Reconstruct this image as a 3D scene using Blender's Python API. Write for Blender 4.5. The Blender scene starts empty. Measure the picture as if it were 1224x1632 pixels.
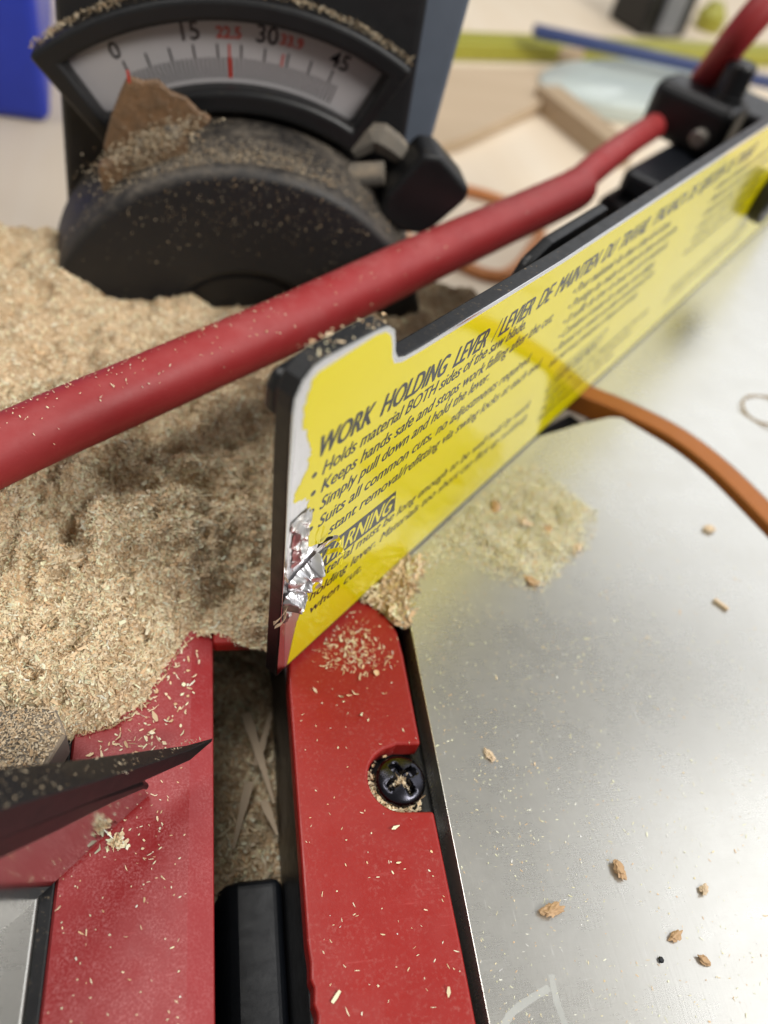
import bpy, bmesh, math, os
import numpy as np
from mathutils import Matrix, Vector, noise as mnoise

# ------------------------------------------------------------------ camera, light, exposure
scene = bpy.context.scene
MM = 0.001
rng = np.random.default_rng(7)

cam_data = bpy.data.cameras.new('camera')
cam = bpy.data.objects.new('camera', cam_data)
scene.collection.objects.link(cam)
cam.matrix_world = Matrix(((0.9704, -0.0172, -0.2409, -10.9*MM),
                           (-0.1459, 0.7532, -0.6414, -49.1*MM),
                           (0.1925, 0.6576, 0.7284, 122.8*MM),
                           (0, 0, 0, 1)))
cam_data.sensor_fit = 'VERTICAL'
cam_data.sensor_height = 36.0
cam_data.lens = 27.35
cam_data.clip_start = 0.005
cam_data.clip_end = 20
cam_data.dof.use_dof = True
cam_data.dof.focus_distance = 0.119
cam_data.dof.aperture_fstop = 12.0
scene.camera = cam

world = bpy.data.worlds.new('World'); scene.world = world
world.use_nodes = True
wb = world.node_tree.nodes['Background']
wb.inputs['Color'].default_value = (1.0, 0.97, 0.92, 1)
wb.inputs['Strength'].default_value = 0.18

def area_light(name, loc, target, sx, sy, power, color):
    l = bpy.data.lights.new(name, 'AREA'); l.shape = 'RECTANGLE'; l.size = sx; l.size_y = sy
    l.energy = power; l.color = color
    o = bpy.data.objects.new(name, l); scene.collection.objects.link(o)
    o.location = loc
    o.rotation_euler = (Vector(target)-Vector(loc)).to_track_quat('-Z', 'Y').to_euler()
    return o
# shop strip lights overhead, an added front fill and a bright window side, to the right and behind
area_light('window_light', (1.45, 1.00, 0.95), (0.05, 0.05, 0.0), 2.1, 0.95, 7.8, (0.94, 0.96, 1.0))
area_light('ceiling_light_right', (1.25, 0.12, 1.5), (0.05, 0.0, 0.0), 0.9, 0.55, 3.0, (0.97, 0.98, 1.0))
area_light('ceiling_light', (-0.50, 0.42, 1.65), (0.0, 0.05, 0.0), 0.8, 0.7, 14, (1.0, 0.98, 0.95))
area_light('front_fill_light', (1.0, -0.85, 1.35), (0.03, 0.03, 0.0), 0.9, 0.4, 27, (1.0, 0.97, 0.92))  # fill lamp added at front right to brighten the yellow plate

vs = scene.view_settings
vs.view_transform = 'Standard'; vs.look = 'None'; vs.exposure = 0.14; vs.gamma = 1.0; vs.use_curve_mapping = False
scene.cycles.use_denoising = True
scene.cycles.max_bounces = 8

# ------------------------------------------------------------------ materials
class NB:
    """small node builder"""
    def __init__(self, name):
        self.m = bpy.data.materials.new(name); self.m.use_nodes = True
        self.t = self.m.node_tree; self.t.nodes.clear()
        self.out = self.n('ShaderNodeOutputMaterial')
        self.b = self.n('ShaderNodeBsdfPrincipled')
        self.l(self.b.outputs['BSDF'], self.out.inputs['Surface'])
        self.co = self.n('ShaderNodeTexCoord').outputs['Object']
    def n(self, t, **kw):
        x = self.t.nodes.new(t)
        for k, v in kw.items(): setattr(x, k, v)
        return x
    def l(self, a, b): self.t.links.new(a, b)
    def noise(self, scale, detail=4, rough=0.6, vec=None, dist=0.0):
        x = self.n('ShaderNodeTexNoise'); x.inputs['Scale'].default_value = scale
        x.inputs['Detail'].default_value = detail; x.inputs['Roughness'].default_value = rough
        x.inputs['Distortion'].default_value = dist
        self.l(vec or self.co, x.inputs['Vector']); return x.outputs['Fac']
    def stretch(self, sx, sy, sz, rz=0.0):
        x = self.n('ShaderNodeMapping'); x.inputs['Scale'].default_value = (sx, sy, sz)
        x.inputs['Rotation'].default_value = (0, 0, rz)
        self.l(self.co, x.inputs['Vector']); return x.outputs['Vector']
    def ramp(self, fac, p0, p1, c0=(0, 0, 0, 1), c1=(1, 1, 1, 1)):
        x = self.n('ShaderNodeValToRGB'); e = x.color_ramp.elements
        e[0].position = p0; e[1].position = p1; e[0].color = c0; e[1].color = c1
        self.l(fac, x.inputs['Fac']); return x.outputs['Color']
    def math(self, op, a, b=None):
        x = self.n('ShaderNodeMath', operation=op)
        for i, v in enumerate((a, b)):
            if v is None: continue
            if hasattr(v, 'is_linked') or hasattr(v, 'links'): self.l(v, x.inputs[i])
            else: x.inputs[i].default_value = v
        return x.outputs[0]
    def mix(self, fac, a, b):
        x = self.n('ShaderNodeMix', data_type='RGBA')
        for s, v in ((x.inputs[0], fac), (x.inputs[6], a), (x.inputs[7], b)):
            if hasattr(v, 'links'): self.l(v, s)
            else: s.default_value = v
        return x.outputs[2]
    def maprange(self, fac, a, b):
        x = self.n('ShaderNodeMapRange'); x.inputs['To Min'].default_value = a; x.inputs['To Max'].default_value = b
        self.l(fac, x.inputs['Value']); return x.outputs[0]
    def bump(self, h, strength, dist):
        x = self.n('ShaderNodeBump'); x.inputs['Strength'].default_value = strength
        x.inputs['Distance'].default_value = dist
        self.l(h, x.inputs['Height']); self.l(x.outputs[0], self.b.inputs['Normal'])
    def set(self, k, v):
        s = self.b.inputs[k]
        if hasattr(v, 'links'): self.l(v, s)
        else: s.default_value = v
        return self
    def upmask(self, lo, hi):
        g = self.n('ShaderNodeNewGeometry'); s = self.n('ShaderNodeSeparateXYZ')
        self.l(g.outputs['Normal'], s.inputs[0])
        return self.ramp(s.outputs['Z'], lo, hi)

DUST = (0.55, 0.41, 0.25, 1)
def c4(c): return (c[0], c[1], c[2], 1)

def plastic(name, col, rough=0.4, var=0.25, dust=0.0, dlo=0.3, dhi=0.9, dscale=900, bumps=0.15, spec=0.5, dcol=DUST, dthr=(0.52, 0.66), scuff=0.0):
    b = NB(name)
    n1 = b.noise(140, 5); col2 = tuple(x*(1-var) for x in col)
    c = b.mix(n1, c4(col), c4(col2))
    r = b.maprange(b.noise(420, 4), rough*0.75, min(1, rough*1.3))
    if dust:
        m = b.math('MULTIPLY', b.upmask(dlo, dhi), dust)
        d = b.ramp(b.noise(dscale, 6, 0.7), dthr[0], dthr[1])
        d2 = b.ramp(b.noise(dscale*0.12, 4, 0.6), 0.38, 0.62)
        mm = b.math('MULTIPLY', b.math('MULTIPLY', d, m), b.math('ADD', b.math('MULTIPLY', d2, 0.8), 0.2))
        c = b.mix(mm, c, dcol)
        rr = b.math('ADD', r, b.math('MULTIPLY', mm, 0.5)); r = rr
    if scuff:
        sc_ = b.ramp(b.noise(1.0, 4, 0.75, vec=b.stretch(90, 900, 300, 0.25)), 0.64, 0.74)
        sm_ = b.ramp(b.noise(55, 6, 0.7), 0.45, 0.75)
        c = b.mix(b.math('MULTIPLY', sc_, scuff), c, c4(tuple(min(1, x*1.5+0.10) for x in col)))
        r = b.math('ADD', r, b.math('MULTIPLY', sm_, 0.22))
    b.set('Base Color', c).set('Roughness', r).set('Specular IOR Level', spec)
    b.bump(b.noise(1600, 4), bumps, 0.0002)
    return b.m

def metal(name, col, rough, streak=None, bumps=0.05):
    b = NB(name)
    if streak: n1 = b.noise(1.0, 3, 0.6, vec=b.stretch(*streak))
    else: n1 = b.noise(600, 4)
    b.set('Base Color', b.mix(n1, c4(col), c4(tuple(x*0.82 for x in col))))
    b.set('Metallic', 1.0).set('Roughness', b.maprange(n1, rough*0.7, rough*1.4))
    b.bump(n1, bumps, 0.0001)
    return b.m

def table_alu():
    b = NB('machined_aluminium')
    rad = b.n('ShaderNodeVectorMath', operation='LENGTH')
    mp = b.n('ShaderNodeMapping'); mp.inputs['Location'].default_value = (0.06, 0.05, 0)
    b.l(b.co, mp.inputs['Vector']); b.l(mp.outputs[0], rad.inputs[0])
    cmb = b.n('ShaderNodeCombineXYZ'); b.l(rad.outputs['Value'], cmb.inputs[0])
    ring = b.noise(2600, 2, 0.5, vec=cmb.outputs[0])
    cloud = b.noise(26, 5, 0.62); blot = b.noise(95, 6, 0.7)
    scr = b.ramp(b.noise(1.0, 3, 0.7, vec=b.stretch(2600, 120, 100, 0.6)), 0.66, 0.76)
    scr2 = b.ramp(b.noise(1.0, 3, 0.7, vec=b.stretch(150, 3000, 100, -0.35)), 0.68, 0.78)
    c = b.mix(cloud, (0.60, 0.59, 0.545, 1), (0.70, 0.695, 0.665, 1))
    c = b.mix(b.math('MULTIPLY', b.ramp(blot, 0.45, 0.80), 0.18), c, (0.46, 0.44, 0.39, 1))
    c = b.mix(b.math('MULTIPLY', b.math('MAXIMUM', scr, scr2), 0.5), c, (0.9, 0.9, 0.9, 1))
    film = b.ramp(b.noise(70, 8, 0.8), 0.25, 0.80)
    brush = b.noise(1.0, 4, 0.7, vec=b.stretch(120, 5200, 100, -0.76))
    c = b.mix(b.math('MULTIPLY', film, 0.2), c, (0.62, 0.60, 0.55, 1))
    b.set('Base Color', c).set('Metallic', b.maprange(film, 0.88, 0.82))
    r = b.math('ADD', b.math('ADD', b.math('ADD', b.maprange(blot, 0.19, 0.24), b.math('MULTIPLY', brush, 0.05)), b.math('ADD', b.math('MULTIPLY', cloud, 0.03), b.math('MULTIPLY', film, 0.06))), b.math('MULTIPLY', b.math('MAXIMUM', scr, scr2), 0.12))
    b.set('Roughness', r)
    # sliding work along the fence leaves fine marks parallel to it
    tg = b.n('ShaderNodeCombineXYZ'); tg.inputs[0].default_value = 0.688; tg.inputs[1].default_value = -0.725
    b.l(tg.outputs[0], b.b.inputs['Tangent']); b.set('Anisotropic', 0.2)
    b.bump(b.math('ADD', b.math('MULTIPLY', ring, 0.5), b.math('MULTIPLY', brush, 0.5)), 0.16, 0.00010)
    return b.m

def flake_mat(name, sss=False):
    b = NB(name)
    at = b.n('ShaderNodeAttribute', attribute_name='tint')
    b.set('Base Color', at.outputs['Color']).set('Roughness', 0.8).set('Specular IOR Level', 0.25)
    return b.m

def dust_mat():
    b = NB('sawdust')
    n1 = b.noise(1100, 6, 0.7); n2 = b.noise(120, 4)
    c = b.mix(b.ramp(n1, 0.3, 0.7), (0.48, 0.34, 0.20, 1), (0.79, 0.63, 0.42, 1))
    c = b.mix(b.math('MULTIPLY', n2, 0.35), c, (0.44, 0.30, 0.17, 1))
    b.set('Base Color', c).set('Roughness', 0.9).set('Specular IOR Level', 0.2)
    b.bump(n1, 0.9, 0.0006)
    return b.m

def wood_mat(name, c0, c1, stretch=(6, 60, 60), rz=0.0):
    b = NB(name)
    g = b.noise(1.0, 6, 0.6, vec=b.stretch(*stretch, rz))
    n2 = b.noise(9, 3)
    c = b.mix(b.ramp(g, 0.3, 0.7), c4(c0), c4(c1))
    c = b.mix(b.math('MULTIPLY', n2, 0.35), c, c4(tuple(x*0.8 for x in c0)))
    b.set('Base Color', c).set('Roughness', 0.62)
    b.bump(g, 0.15, 0.0004)
    return b.m

M = {}
M['alu'] = table_alu()
M['red'] = plastic('red_plastic', (0.34, 0.015, 0.011), 0.36, 0.18, dust=0.12, dlo=0.8, dhi=1.0, dscale=1500, dcol=(0.62, 0.40, 0.34, 1), scuff=0.3)
M['red_worn'] = plastic('scuffed_red_plastic', (0.32, 0.020, 0.022), 0.36, 0.2, dust=0.6, dlo=0.8, dhi=1.0, dscale=2600, dcol=(0.60, 0.25, 0.25, 1), dthr=(0.45, 0.7), scuff=0.35)
M['rod'] = plastic('red_sleeve', (0.36, 0.026, 0.028), 0.46, 0.25, dust=0.45, dlo=0.45, dhi=1.0, dscale=260, dcol=(0.52, 0.20, 0.19, 1), dthr=(0.3, 0.8), scuff=0.25)  # pinkish film on upward faces: dust plus window sheen painted into the colour
M['black'] = plastic('black_plastic', (0.010, 0.0105, 0.012), 0.42, 0.3, dust=0.45, dlo=0.5, dhi=1.0, dscale=1500, dthr=(0.6, 0.68))
M['black_dust'] = plastic('dusty_black_casting', (0.012, 0.012, 0.014), 0.5, 0.3, dust=0.8, dlo=0.25, dhi=0.95, dscale=420, dcol=(0.24, 0.20, 0.155, 1), dthr=(0.30, 0.70))
M['black_face'] = plastic('speckled_black_casting', (0.016, 0.017, 0.019), 0.5, 0.3)
M['black_clean'] = plastic('black_paint', (0.007, 0.007, 0.008), 0.38, 0.2)
M['dark_arm'] = plastic('dark_blue_grey_paint', (0.010, 0.013, 0.019), 0.45, 0.3)
M['column'] = plastic('blue_grey_paint', (0.15, 0.18, 0.23), 0.45, 0.25)
M['grey_cast'] = plastic('grey_casting', (0.17, 0.16, 0.14), 0.7, 0.35, dust=1.0, dlo=0.0, dhi=0.5, dscale=700, dcol=(0.40, 0.32, 0.23, 1), dthr=(0.15, 0.5))
M['steel'] = metal('brushed_steel', (0.72, 0.72, 0.73), 0.13, (60, 60, 1600), 0.03)
M['foil'] = metal('crumpled_foil', (0.80, 0.80, 0.83), 0.32, None, 0.2)
M['foil_white'] = metal('bare_foil', (0.88, 0.87, 0.92), 0.30, (2500, 2500, 300), 0.1)
M['screw'] = metal('black_oxide_steel', (0.055, 0.055, 0.068), 0.25, None, 0.12)
M['bolt'] = metal('zinc_bolt', (0.36, 0.33, 0.29), 0.6, None, 0.2)
M['flake'] = flake_mat('wood_flake')
M['dust'] = dust_mat()
M['bench'] = wood_mat('pale_plywood', (0.76, 0.63, 0.47), (0.80, 0.70, 0.56), (40, 5, 20), 0.5)
M['board'] = wood_mat('brown_plywood', (0.50, 0.38, 0.25), (0.58, 0.45, 0.31), (6, 50, 60), 0.3)
M['offcut'] = wood_mat('offcut_wood', (0.40, 0.29, 0.18), (0.47, 0.35, 0.22))
M['ring'] = plastic('orange_brown_plastic', (0.40, 0.13, 0.022), 0.5, 0.25)
M['cable'] = plastic('orange_cable_jacket', (0.62, 0.24, 0.08), 0.5, 0.2)
M['blue'] = plastic('blue_plastic', (0.018, 0.045, 0.48), 0.40, 0.2)
M['level'] = plastic('yellow_green_paint', (0.40, 0.38, 0.045), 0.38, 0.2)
M['stick'] = plastic('dark_blue_anodised', (0.035, 0.060, 0.19), 0.30, 0.2)
M['grey'] = plastic('grey_plastic', (0.23, 0.24, 0.26), 0.4, 0.2)
M['white'] = plastic('white_plastic', (0.62, 0.62, 0.63), 0.4, 0.1)
M['ink'] = plastic('black_print', (0.010, 0.012, 0.016), 0.25, 0.1, bumps=0.0)
M['ink_red'] = plastic('red_print', (0.50, 0.06, 0.045), 0.4, 0.1, bumps=0.0)
M['scale'] = plastic('scale_face', (0.46, 0.44, 0.45), 0.4, 0.1, dust=0.0, bumps=0.02)
M['chalk'] = plastic('white_chalk', (0.50, 0.51, 0.49), 0.9, 0.35, bumps=0.4)
def yellow_mat():
    b = NB('yellow_label_print')
    n1 = b.noise(90, 5); n2 = b.noise(900, 5, 0.7)
    st = b.ramp(b.noise(75, 5, 0.7), 0.60, 0.82)
    c = b.mix(n1, (0.74, 0.645, 0.004, 1), (0.68, 0.585, 0.004, 1))
    c = b.mix(b.math('MULTIPLY', st, 0.22), c, (0.40, 0.24, 0.03, 1))
    b.set('Base Color', c).set('Roughness', b.maprange(n2, 0.07, 0.13)).set('Specular IOR Level', 0.30).set('Metallic', 0.06)
    b.bump(b.noise(60, 3), 0.05, 0.0005)
    return b.m
M['yellow'] = yellow_mat()
def glass_mat():
    b = NB('clear_green_plastic')
    b.set('Base Color', (0.82, 0.90, 0.86, 1)).set('Roughness', 0.10).set('Transmission Weight', 0.45).set('IOR', 1.45)
    return b.m
M['clear'] = glass_mat()
def amber_mat():
    b = NB('dusty_amber_plastic')
    n = b.noise(300, 5, 0.7)
    b.set('Base Color', b.mix(b.ramp(n, 0.4, 0.65), (0.36, 0.21, 0.11, 1), (0.24, 0.155, 0.09, 1)))
    b.set('Roughness', 0.35).set('Transmission Weight', 0.4).set('IOR', 1.46); b.bump(n, 0.8, 0.0015)
    return b.m
M['amber'] = amber_mat()

# ------------------------------------------------------------------ mesh helpers (millimetres in, metres out)
BASE = {}
def thing(name, label, cat, loc, group=None, kind=None):
    o = bpy.data.objects.new(name, None); scene.collection.objects.link(o)
    o.empty_display_size = 0.01
    o.location = Vector(loc)*MM; BASE[o.name] = np.array(loc, float)
    tag(o, label, cat, group, kind); return o
def tag(o, label=None, cat=None, group=None, kind=None):
    for k, v in (('label', label), ('category', cat), ('group', group), ('kind', kind)):
        if v: o[k] = v
    return o
def root_of(p):
    while p.parent: p = p.parent
    return p
def add(name, verts, faces, mat, parent=None, loc=None, smooth=False, bevel=0.0, segs=2, tint=None, angle=35):
    verts = np.asarray(verts, float)
    if parent is not None:
        verts = verts - BASE[root_of(parent).name]
    elif loc is not None:
        verts = verts - np.asarray(loc, float)
    me = bpy.data.meshes.new(name)
    me.from_pydata((verts*MM).tolist(), [], faces if isinstance(faces, list) else faces.tolist())
    bm = bmesh.new(); bm.from_mesh(me); bmesh.ops.recalc_face_normals(bm, faces=bm.faces); bm.to_mesh(me); bm.free()
    me.materials.append(M[mat])
    o = bpy.data.objects.new(name, me); scene.collection.objects.link(o)
    if parent is not None: o.parent = parent
    elif loc is not None:
        o.location = Vector(loc)*MM
    if parent is None: BASE[o.name] = np.array(loc if loc is not None else (0, 0, 0), float)
    if smooth:
        for p in me.polygons: p.use_smooth = True
        try: me.set_sharp_from_angle(angle=math.radians(angle))
        except Exception: pass
    if bevel:
        md = o.modifiers.new('edge', 'BEVEL'); md.width = bevel*MM; md.segments = segs
        md.limit_method = 'ANGLE'; md.angle_limit = math.radians(30)
        md.use_clamp_overlap = True; md.harden_normals = False
    return o

def prism(poly, o, u, v, n, d0, d1):
    """extrude a 2-D outline lying in the frame (o,u,v) from d0 to d1 along n"""
    o, u, v, n = (np.asarray(x, float) for x in (o, u, v, n))
    k = len(poly)
    a = [o+u*p[0]+v*p[1]+n*d0 for p in poly]; b = [o+u*p[0]+v*p[1]+n*d1 for p in poly]
    f = [list(range(k))[::-1], list(range(k, 2*k))] + [[i, (i+1) % k, k+(i+1) % k, k+i] for i in range(k)]
    return np.array(a+b), f
EX, EY, EZ = np.eye(3)
def prism_z(poly, z0, z1): return prism(poly, (0, 0, 0), EX, EY, EZ, z0, z1)
def box(c, s, rz=0.0, rx=0.0, ry=0.0):
    R = np.array(Matrix.Rotation(rz, 3, 'Z') @ Matrix.Rotation(ry, 3, 'Y') @ Matrix.Rotation(rx, 3, 'X'))
    pts = [(x, y, z) for z in (-.5, .5) for y in (-.5, .5) for x in (-.5, .5)]
    v = np.array(pts)*np.array(s) @ R.T + np.array(c)
    return v, [[0, 2, 3, 1], [4, 5, 7, 6], [0, 1, 5, 4], [2, 6, 7, 3], [0, 4, 6, 2], [1, 3, 7, 5]]
def tube(path, radii, seg=28, cap=True):
    P = [Vector(p) for p in path]; n = len(P)
    if np.isscalar(radii): radii = [radii]*n
    V = []; F = []
    t0 = (P[1]-P[0]).normalized(); up = Vector((0, 0, 1)) if abs(t0.z) < .9 else Vector((1, 0, 0))
    x = t0.cross(up).normalized()
    for i in range(n):
        t = (P[min(i+1, n-1)]-P[max(i-1, 0)]).normalized()
        x = (x - t*x.dot(t)).normalized(); y = t.cross(x)
        for k in range(seg):
            a = 2*math.pi*k/seg
            V.append(P[i] + (x*math.cos(a)+y*math.sin(a))*radii[i])
    for i in range(n-1):
        for k in range(seg):
            F.append([i*seg+k, i*seg+(k+1) % seg, (i+1)*seg+(k+1) % seg, (i+1)*seg+k])
    if cap: F += [list(range(seg))[::-1], [(n-1)*seg+k for k in range(seg)]]
    return np.array([tuple(v) for v in V]), F
def lathe(profile, origin, axis, seg=48):
    """profile: list of (radius, distance along axis)"""
    a = Vector(axis).normalized(); x = a.orthogonal().normalized(); y = a.cross(x); o = Vector(origin)
    V = []; F = []; n = len(profile)
    for r, h in profile:
        for k in range(seg):
            t = 2*math.pi*k/seg
            V.append(tuple(o + a*h + (x*math.cos(t)+y*math.sin(t))*r))
    for i in range(n-1):
        for k in range(seg):
            F.append([i*seg+k, i*seg+(k+1) % seg, (i+1)*seg+(k+1) % seg, (i+1)*seg+k])
    F += [list(range(seg))[::-1], [(n-1)*seg+k for k in range(seg)]]
    return np.array(V), F
def arc(c, r, a0, a1, n):
    return [(c[0]+r*math.cos(math.radians(a)), c[1]+r*math.sin(math.radians(a))) for a in np.linspace(a0, a1, n)]
def smooth_path(pts, n=12):
    """Catmull-Rom through points"""
    p = np.array(pts, float); p = np.vstack([2*p[0]-p[1], p, 2*p[-1]-p[-2]]); out = []
    for i in range(1, len(p)-2):
        for t in np.linspace(0, 1, n, endpoint=False):
            out.append(0.5*((2*p[i])+(-p[i-1]+p[i+1])*t+(2*p[i-1]-5*p[i]+4*p[i+1]-p[i+2])*t*t+(-p[i-1]+3*p[i]-3*p[i+1]+p[i+2])*t**3))
    out.append(p[-2]); return out

# fence frame: s runs along the holding lever, N points from it to the camera side
TH = math.radians(43.5)
P0 = np.array([6.0, 21.4, 0.0]); D = np.array([math.cos(TH), math.sin(TH), 0]); N = np.array([math.sin(TH), -math.cos(TH), 0])
def SP(s, z, off=0.0): return P0 + D*s + N*off + EZ*z

# ------------------------------------------------------------------ setting: the bench
v, f = prism_z([(-900, -500), (1500, -500), (1500, 2200), (-900, 2200)], -90, -60)
bench = add('workbench', v, f, 'bench', loc=(0, 0, -60)); tag(bench, 'pale plywood workbench top the saw stands on', 'workbench', kind='structure')

# ------------------------------------------------------------------ the mitre saw
saw = thing('mitre_saw', 'mitre saw showing aluminium table, red throat strips and black housing with degree scale', 'mitre saw', (0, 20, -60))

ring_out = [(60, 131), (80, 118), (95.5, 106.8), (104.9, 100.9), (116.5, 91.6), (124.5, 80), (130.5, 64.7), (136, 46), (138.5, 24), (137.5, 0), (133, -25), (124, -50), (112, -72)]
ro = [tuple(p) for p in smooth_path(ring_out, 6)]
ctr = np.array([2.0, 10.0])
def inward(p, d):
    q = np.array(p)-ctr; L = np.hypot(*q); return tuple(ctr + q*(L-d)/L)
strip_w, gap_w = 6.6, 3.2
ri = [inward(p, strip_w) for p in ro]
tt_edge = [(74.0, 85.4), (88, 91.2), (97.0, 94.2), (100.5, 94.2)] + [inward(p, strip_w+gap_w) for p in ro if p[1] < 93]
turn = [(30.6, -70), (30.6, 62), (46, 72), (60, 79)] + tt_edge + [(60, -110), (30.6, -110)]
v, f = prism_z(turn, -7, 0)
tt = add('turntable', v, f, 'alu', saw, bevel=0.1)
# base casting outside the ring, on the camera side of the fence
fl = [tuple(SP(s, 0, -7)[:2]) for s in (128, 330)]
basepoly = [p for p in ro if p[1] > -60][::1]
start = tuple(SP(118, 0, -7)[:2])
bp = [start] + [fl[1], (420, 120), (300, -70)] + [(ro[-1][0]+3, ro[-1][1])] + [tuple(inward(p, -0.5)) for p in ro[::-1] if p[1] < 104]
v, f = prism_z(bp, -9, 0.0)
add('base_table', v, f, 'alu', saw, bevel=0.3)
# orange-brown ring strip
k = len(ro)
V = []
for z in (-6, 0.6):
    V += [(p[0], p[1], z) for p in ri]; V += [(p[0], p[1], z) for p in ro]
F = []
for i in range(k-1):
    F += [[i, i+1, k+i+1, k+i], [2*k+i, 3*k+i, 3*k+i+1, 2*k+i+1], [i, 2*k+i, 2*k+i+1, i+1], [k+i, k+i+1, 3*k+i+1, 3*k+i]]
F += [[0, k, 3*k, 2*k], [k-1, 3*k-1, 4*k-1, 2*k-1]]
add('wear_ring', V, F, 'ring', saw, bevel=0.7, segs=3)
# dark body below everything
v, f = prism_z([(-28.6, -140), (28, -140)] + [(200, -140), (300, -60), (300, 60)] + [tuple(SP(210, 0, -5)[:2]), tuple(SP(110, 0, -5)[:2]), (66, 118), (60, 150), (-60, 152), (-150, 150), (-150, -140)], -60, -40)
add('base_body', v, f, 'black_clean', saw)
v, f = prism_z([(28, -120), (110, -110), (128, -40), (128, 50), (92, 104), (60, 84), (33, 70), (28.4, 60)], -30, -8.2)
add('turntable_body', v, f, 'black_clean', saw)
# left aluminium table and rear casting under the dust
v, f = prism_z([(-30.6, -120), (-30.6, 60), (-150, 60), (-150, -120)], -7, 0)
add('left_table', v, f, 'alu', saw, bevel=0.25)
v, f = prism_z([(-150, 61), (-29, 61), (-29, 50), (29, 50), (34, 72), (60, 96), (66, 140), (58, 150), (-55, 152), (-150, 150)], -30, -0.6)
add('rear_casting', v, f, 'black_clean', saw, bevel=0.5)
v, f = prism_z([(-150, -120), (-29, -120), (-29, 60), (-150, 60)], -30, -7.4)
add('left_body', v, f, 'black_clean', saw)
v, f = prism_z([(-60, 12), (-30.5, 12.2), (-28.4, 7.6), (-31, 2.0), (-60, -2)], 0.05, 7.0)
add('fence_foot', v, f, 'grey_cast', saw, bevel=0.6)

# throat plates (red)
xs = 6.4
right = [(6.3, -90), (6.5, -34), (7.0, -31.5), (6.55, -30.2), (6.75, -28.2), (6.35, -27.2), (6.5, -25.0), (6.3, -22.6), (6.4, 18.5), (7.2, 30), (8.5, 38), (20.2, 38), (24.2, 35.4), (26.8, 32.4), (28.0, 29.0), (28.35, 24),
         (28.5, 6.2), (24.2, 6.4)] + arc((24.0, 0.5), 5.6, 98, 262, 16) + [(24.4, -5.1), (28.6, -5.4), (29.0, -26), (29.2, -90)]
v, f = prism_z(right, -5.2, -0.8)
tr = add('throat_plate', v, f, 'red', saw, bevel=0.5, segs=3)
tr['label'] = 'glossy red throat plate strip with screw notch, right of the slot'
left = [(-28.6, -90), (-28.6, 36), (-10.3, 36), (-10.3, -90)]
v, f = prism_z(left, -5.2, -0.8)
# chamfered inner edge added to the same plate
def left_plate():
    prof = [(-28.6, -5.2), (-28.6, -1.2), (-28.2, -0.8), (-10.35, -0.8), (-10.2, -0.86), (-6.75, -2.5), (-6.6, -2.8), (-6.6, -5.2)]
    V = [(x, -90, z) for x, z in prof] + [(x, 36, z) for x, z in prof]; n = len(prof)
    return V, [list(range(n)), list(range(n, 2*n))] + [[i, (i+1) % n, n+(i+1) % n, n+i] for i in range(n)]
V, F = left_plate()
tl = add('throat_plate', V, F, 'red_worn', saw)
tl['label'] = 'scuffed red throat plate with chamfered edge, left of the slot'
v, f = box((-0.2, 31.0, -2.9), (12.9, 6.4, 3.4)); add('throat_bridge', v, f, 'red', saw, bevel=0.8)
# black sealing rails under the plates (the dark gap beside the table)
v, f = box((28.6, -30, -14), (3.6, 130, 1.4)); add('gap_rail', v, f, 'black_clean', saw)
v, f = box((22.6, 0.5, -6.4), (10.4, 13, 1.0)); add('screw_seat', v, f, 'black_clean', saw)
v, f = box((-29.6, -30, -4.2), (1.9, 130, 6.0)); add('gap_rail', v, f, 'black', saw, bevel=0.3)
for x in (-7.6, 7.4):
    v, f = box((x, -12, -22), (1.6, 134, 33.2)); add('slot_wall', v, f, 'black_clean', saw)
# lower arm seen down in the slot
arm = [(-5.8, -50), (-5.8, -34), (-4.6, -31), (-1.5, -29.4), (6.5, -29.0), (6.5, -50)]
v, f = prism(arm, (0, 0, 0), EX, EZ, EY, -120, -4.8)
add('slot_arm', v, f, 'dark_arm', saw, bevel=1.8, segs=5)
# screw: dome head with cross recess
def screw_mesh():
    bm = bmesh.new(); R = 4.3; rings = 14; seg = 64
    prev = None
    rows = []
    for i in range(rings+1):
        q = i/rings; r = R*q
        row = []
        for k_ in range(seg):
            a = 2*math.pi*k_/seg
            x, y = r*math.cos(a), r*math.sin(a)
            z = 2.7*math.sqrt(max(0, 1-0.80*q*q)) if q < 1 else 0.9
            # cross recess
            ca, sa = math.cos(0.5), math.sin(0.5)
            xr, yr = x*ca+y*sa, -x*sa+y*ca
            arm_ = min(max(abs(xr)/2.5, abs(yr)/0.62), max(abs(yr)/2.5, abs(xr)/0.62))
            rr = math.hypot(x, y)
            if arm_ < 1.25 or rr < 1.05:
                dep = 1.9*min(1, max(0, (1.25-arm_)/0.35)) if rr >= 1.05 else 1.9
                z -= dep*(1-0.25*min(1, rr/2.5))
            row.append(bm.verts.new((x, y, z)))
            if i == 0: break
        rows.append(row)
    for k_ in range(seg):
        bm.faces.new((rows[0][0], rows[1][k_], rows[1][(k_+1) % seg]))
        for i in range(1, rings):
            bm.faces.new((rows[i][k_], rows[i+1][k_], rows[i+1][(k_+1) % seg], rows[i][(k_+1) % seg]))
    low = [bm.verts.new((v_.co.x, v_.co.y, -2.5)) for v_ in rows[-1]]
    for k_ in range(seg):
        bm.faces.new((rows[-1][k_], low[k_], low[(k_+1) % seg], rows[-1][(k_+1) % seg]))
    bm.verts.index_update()
    V = [tuple(v_.co) for v_ in bm.verts]; F = [[v_.index for v_ in f_.verts] for f_ in bm.faces]; bm.free()
    return np.array(V), F
v, f = screw_mesh()
add('screw', v + np.array([24.1, 0.35, -2.6]), f, 'screw', saw, smooth=True, angle=50)

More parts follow.
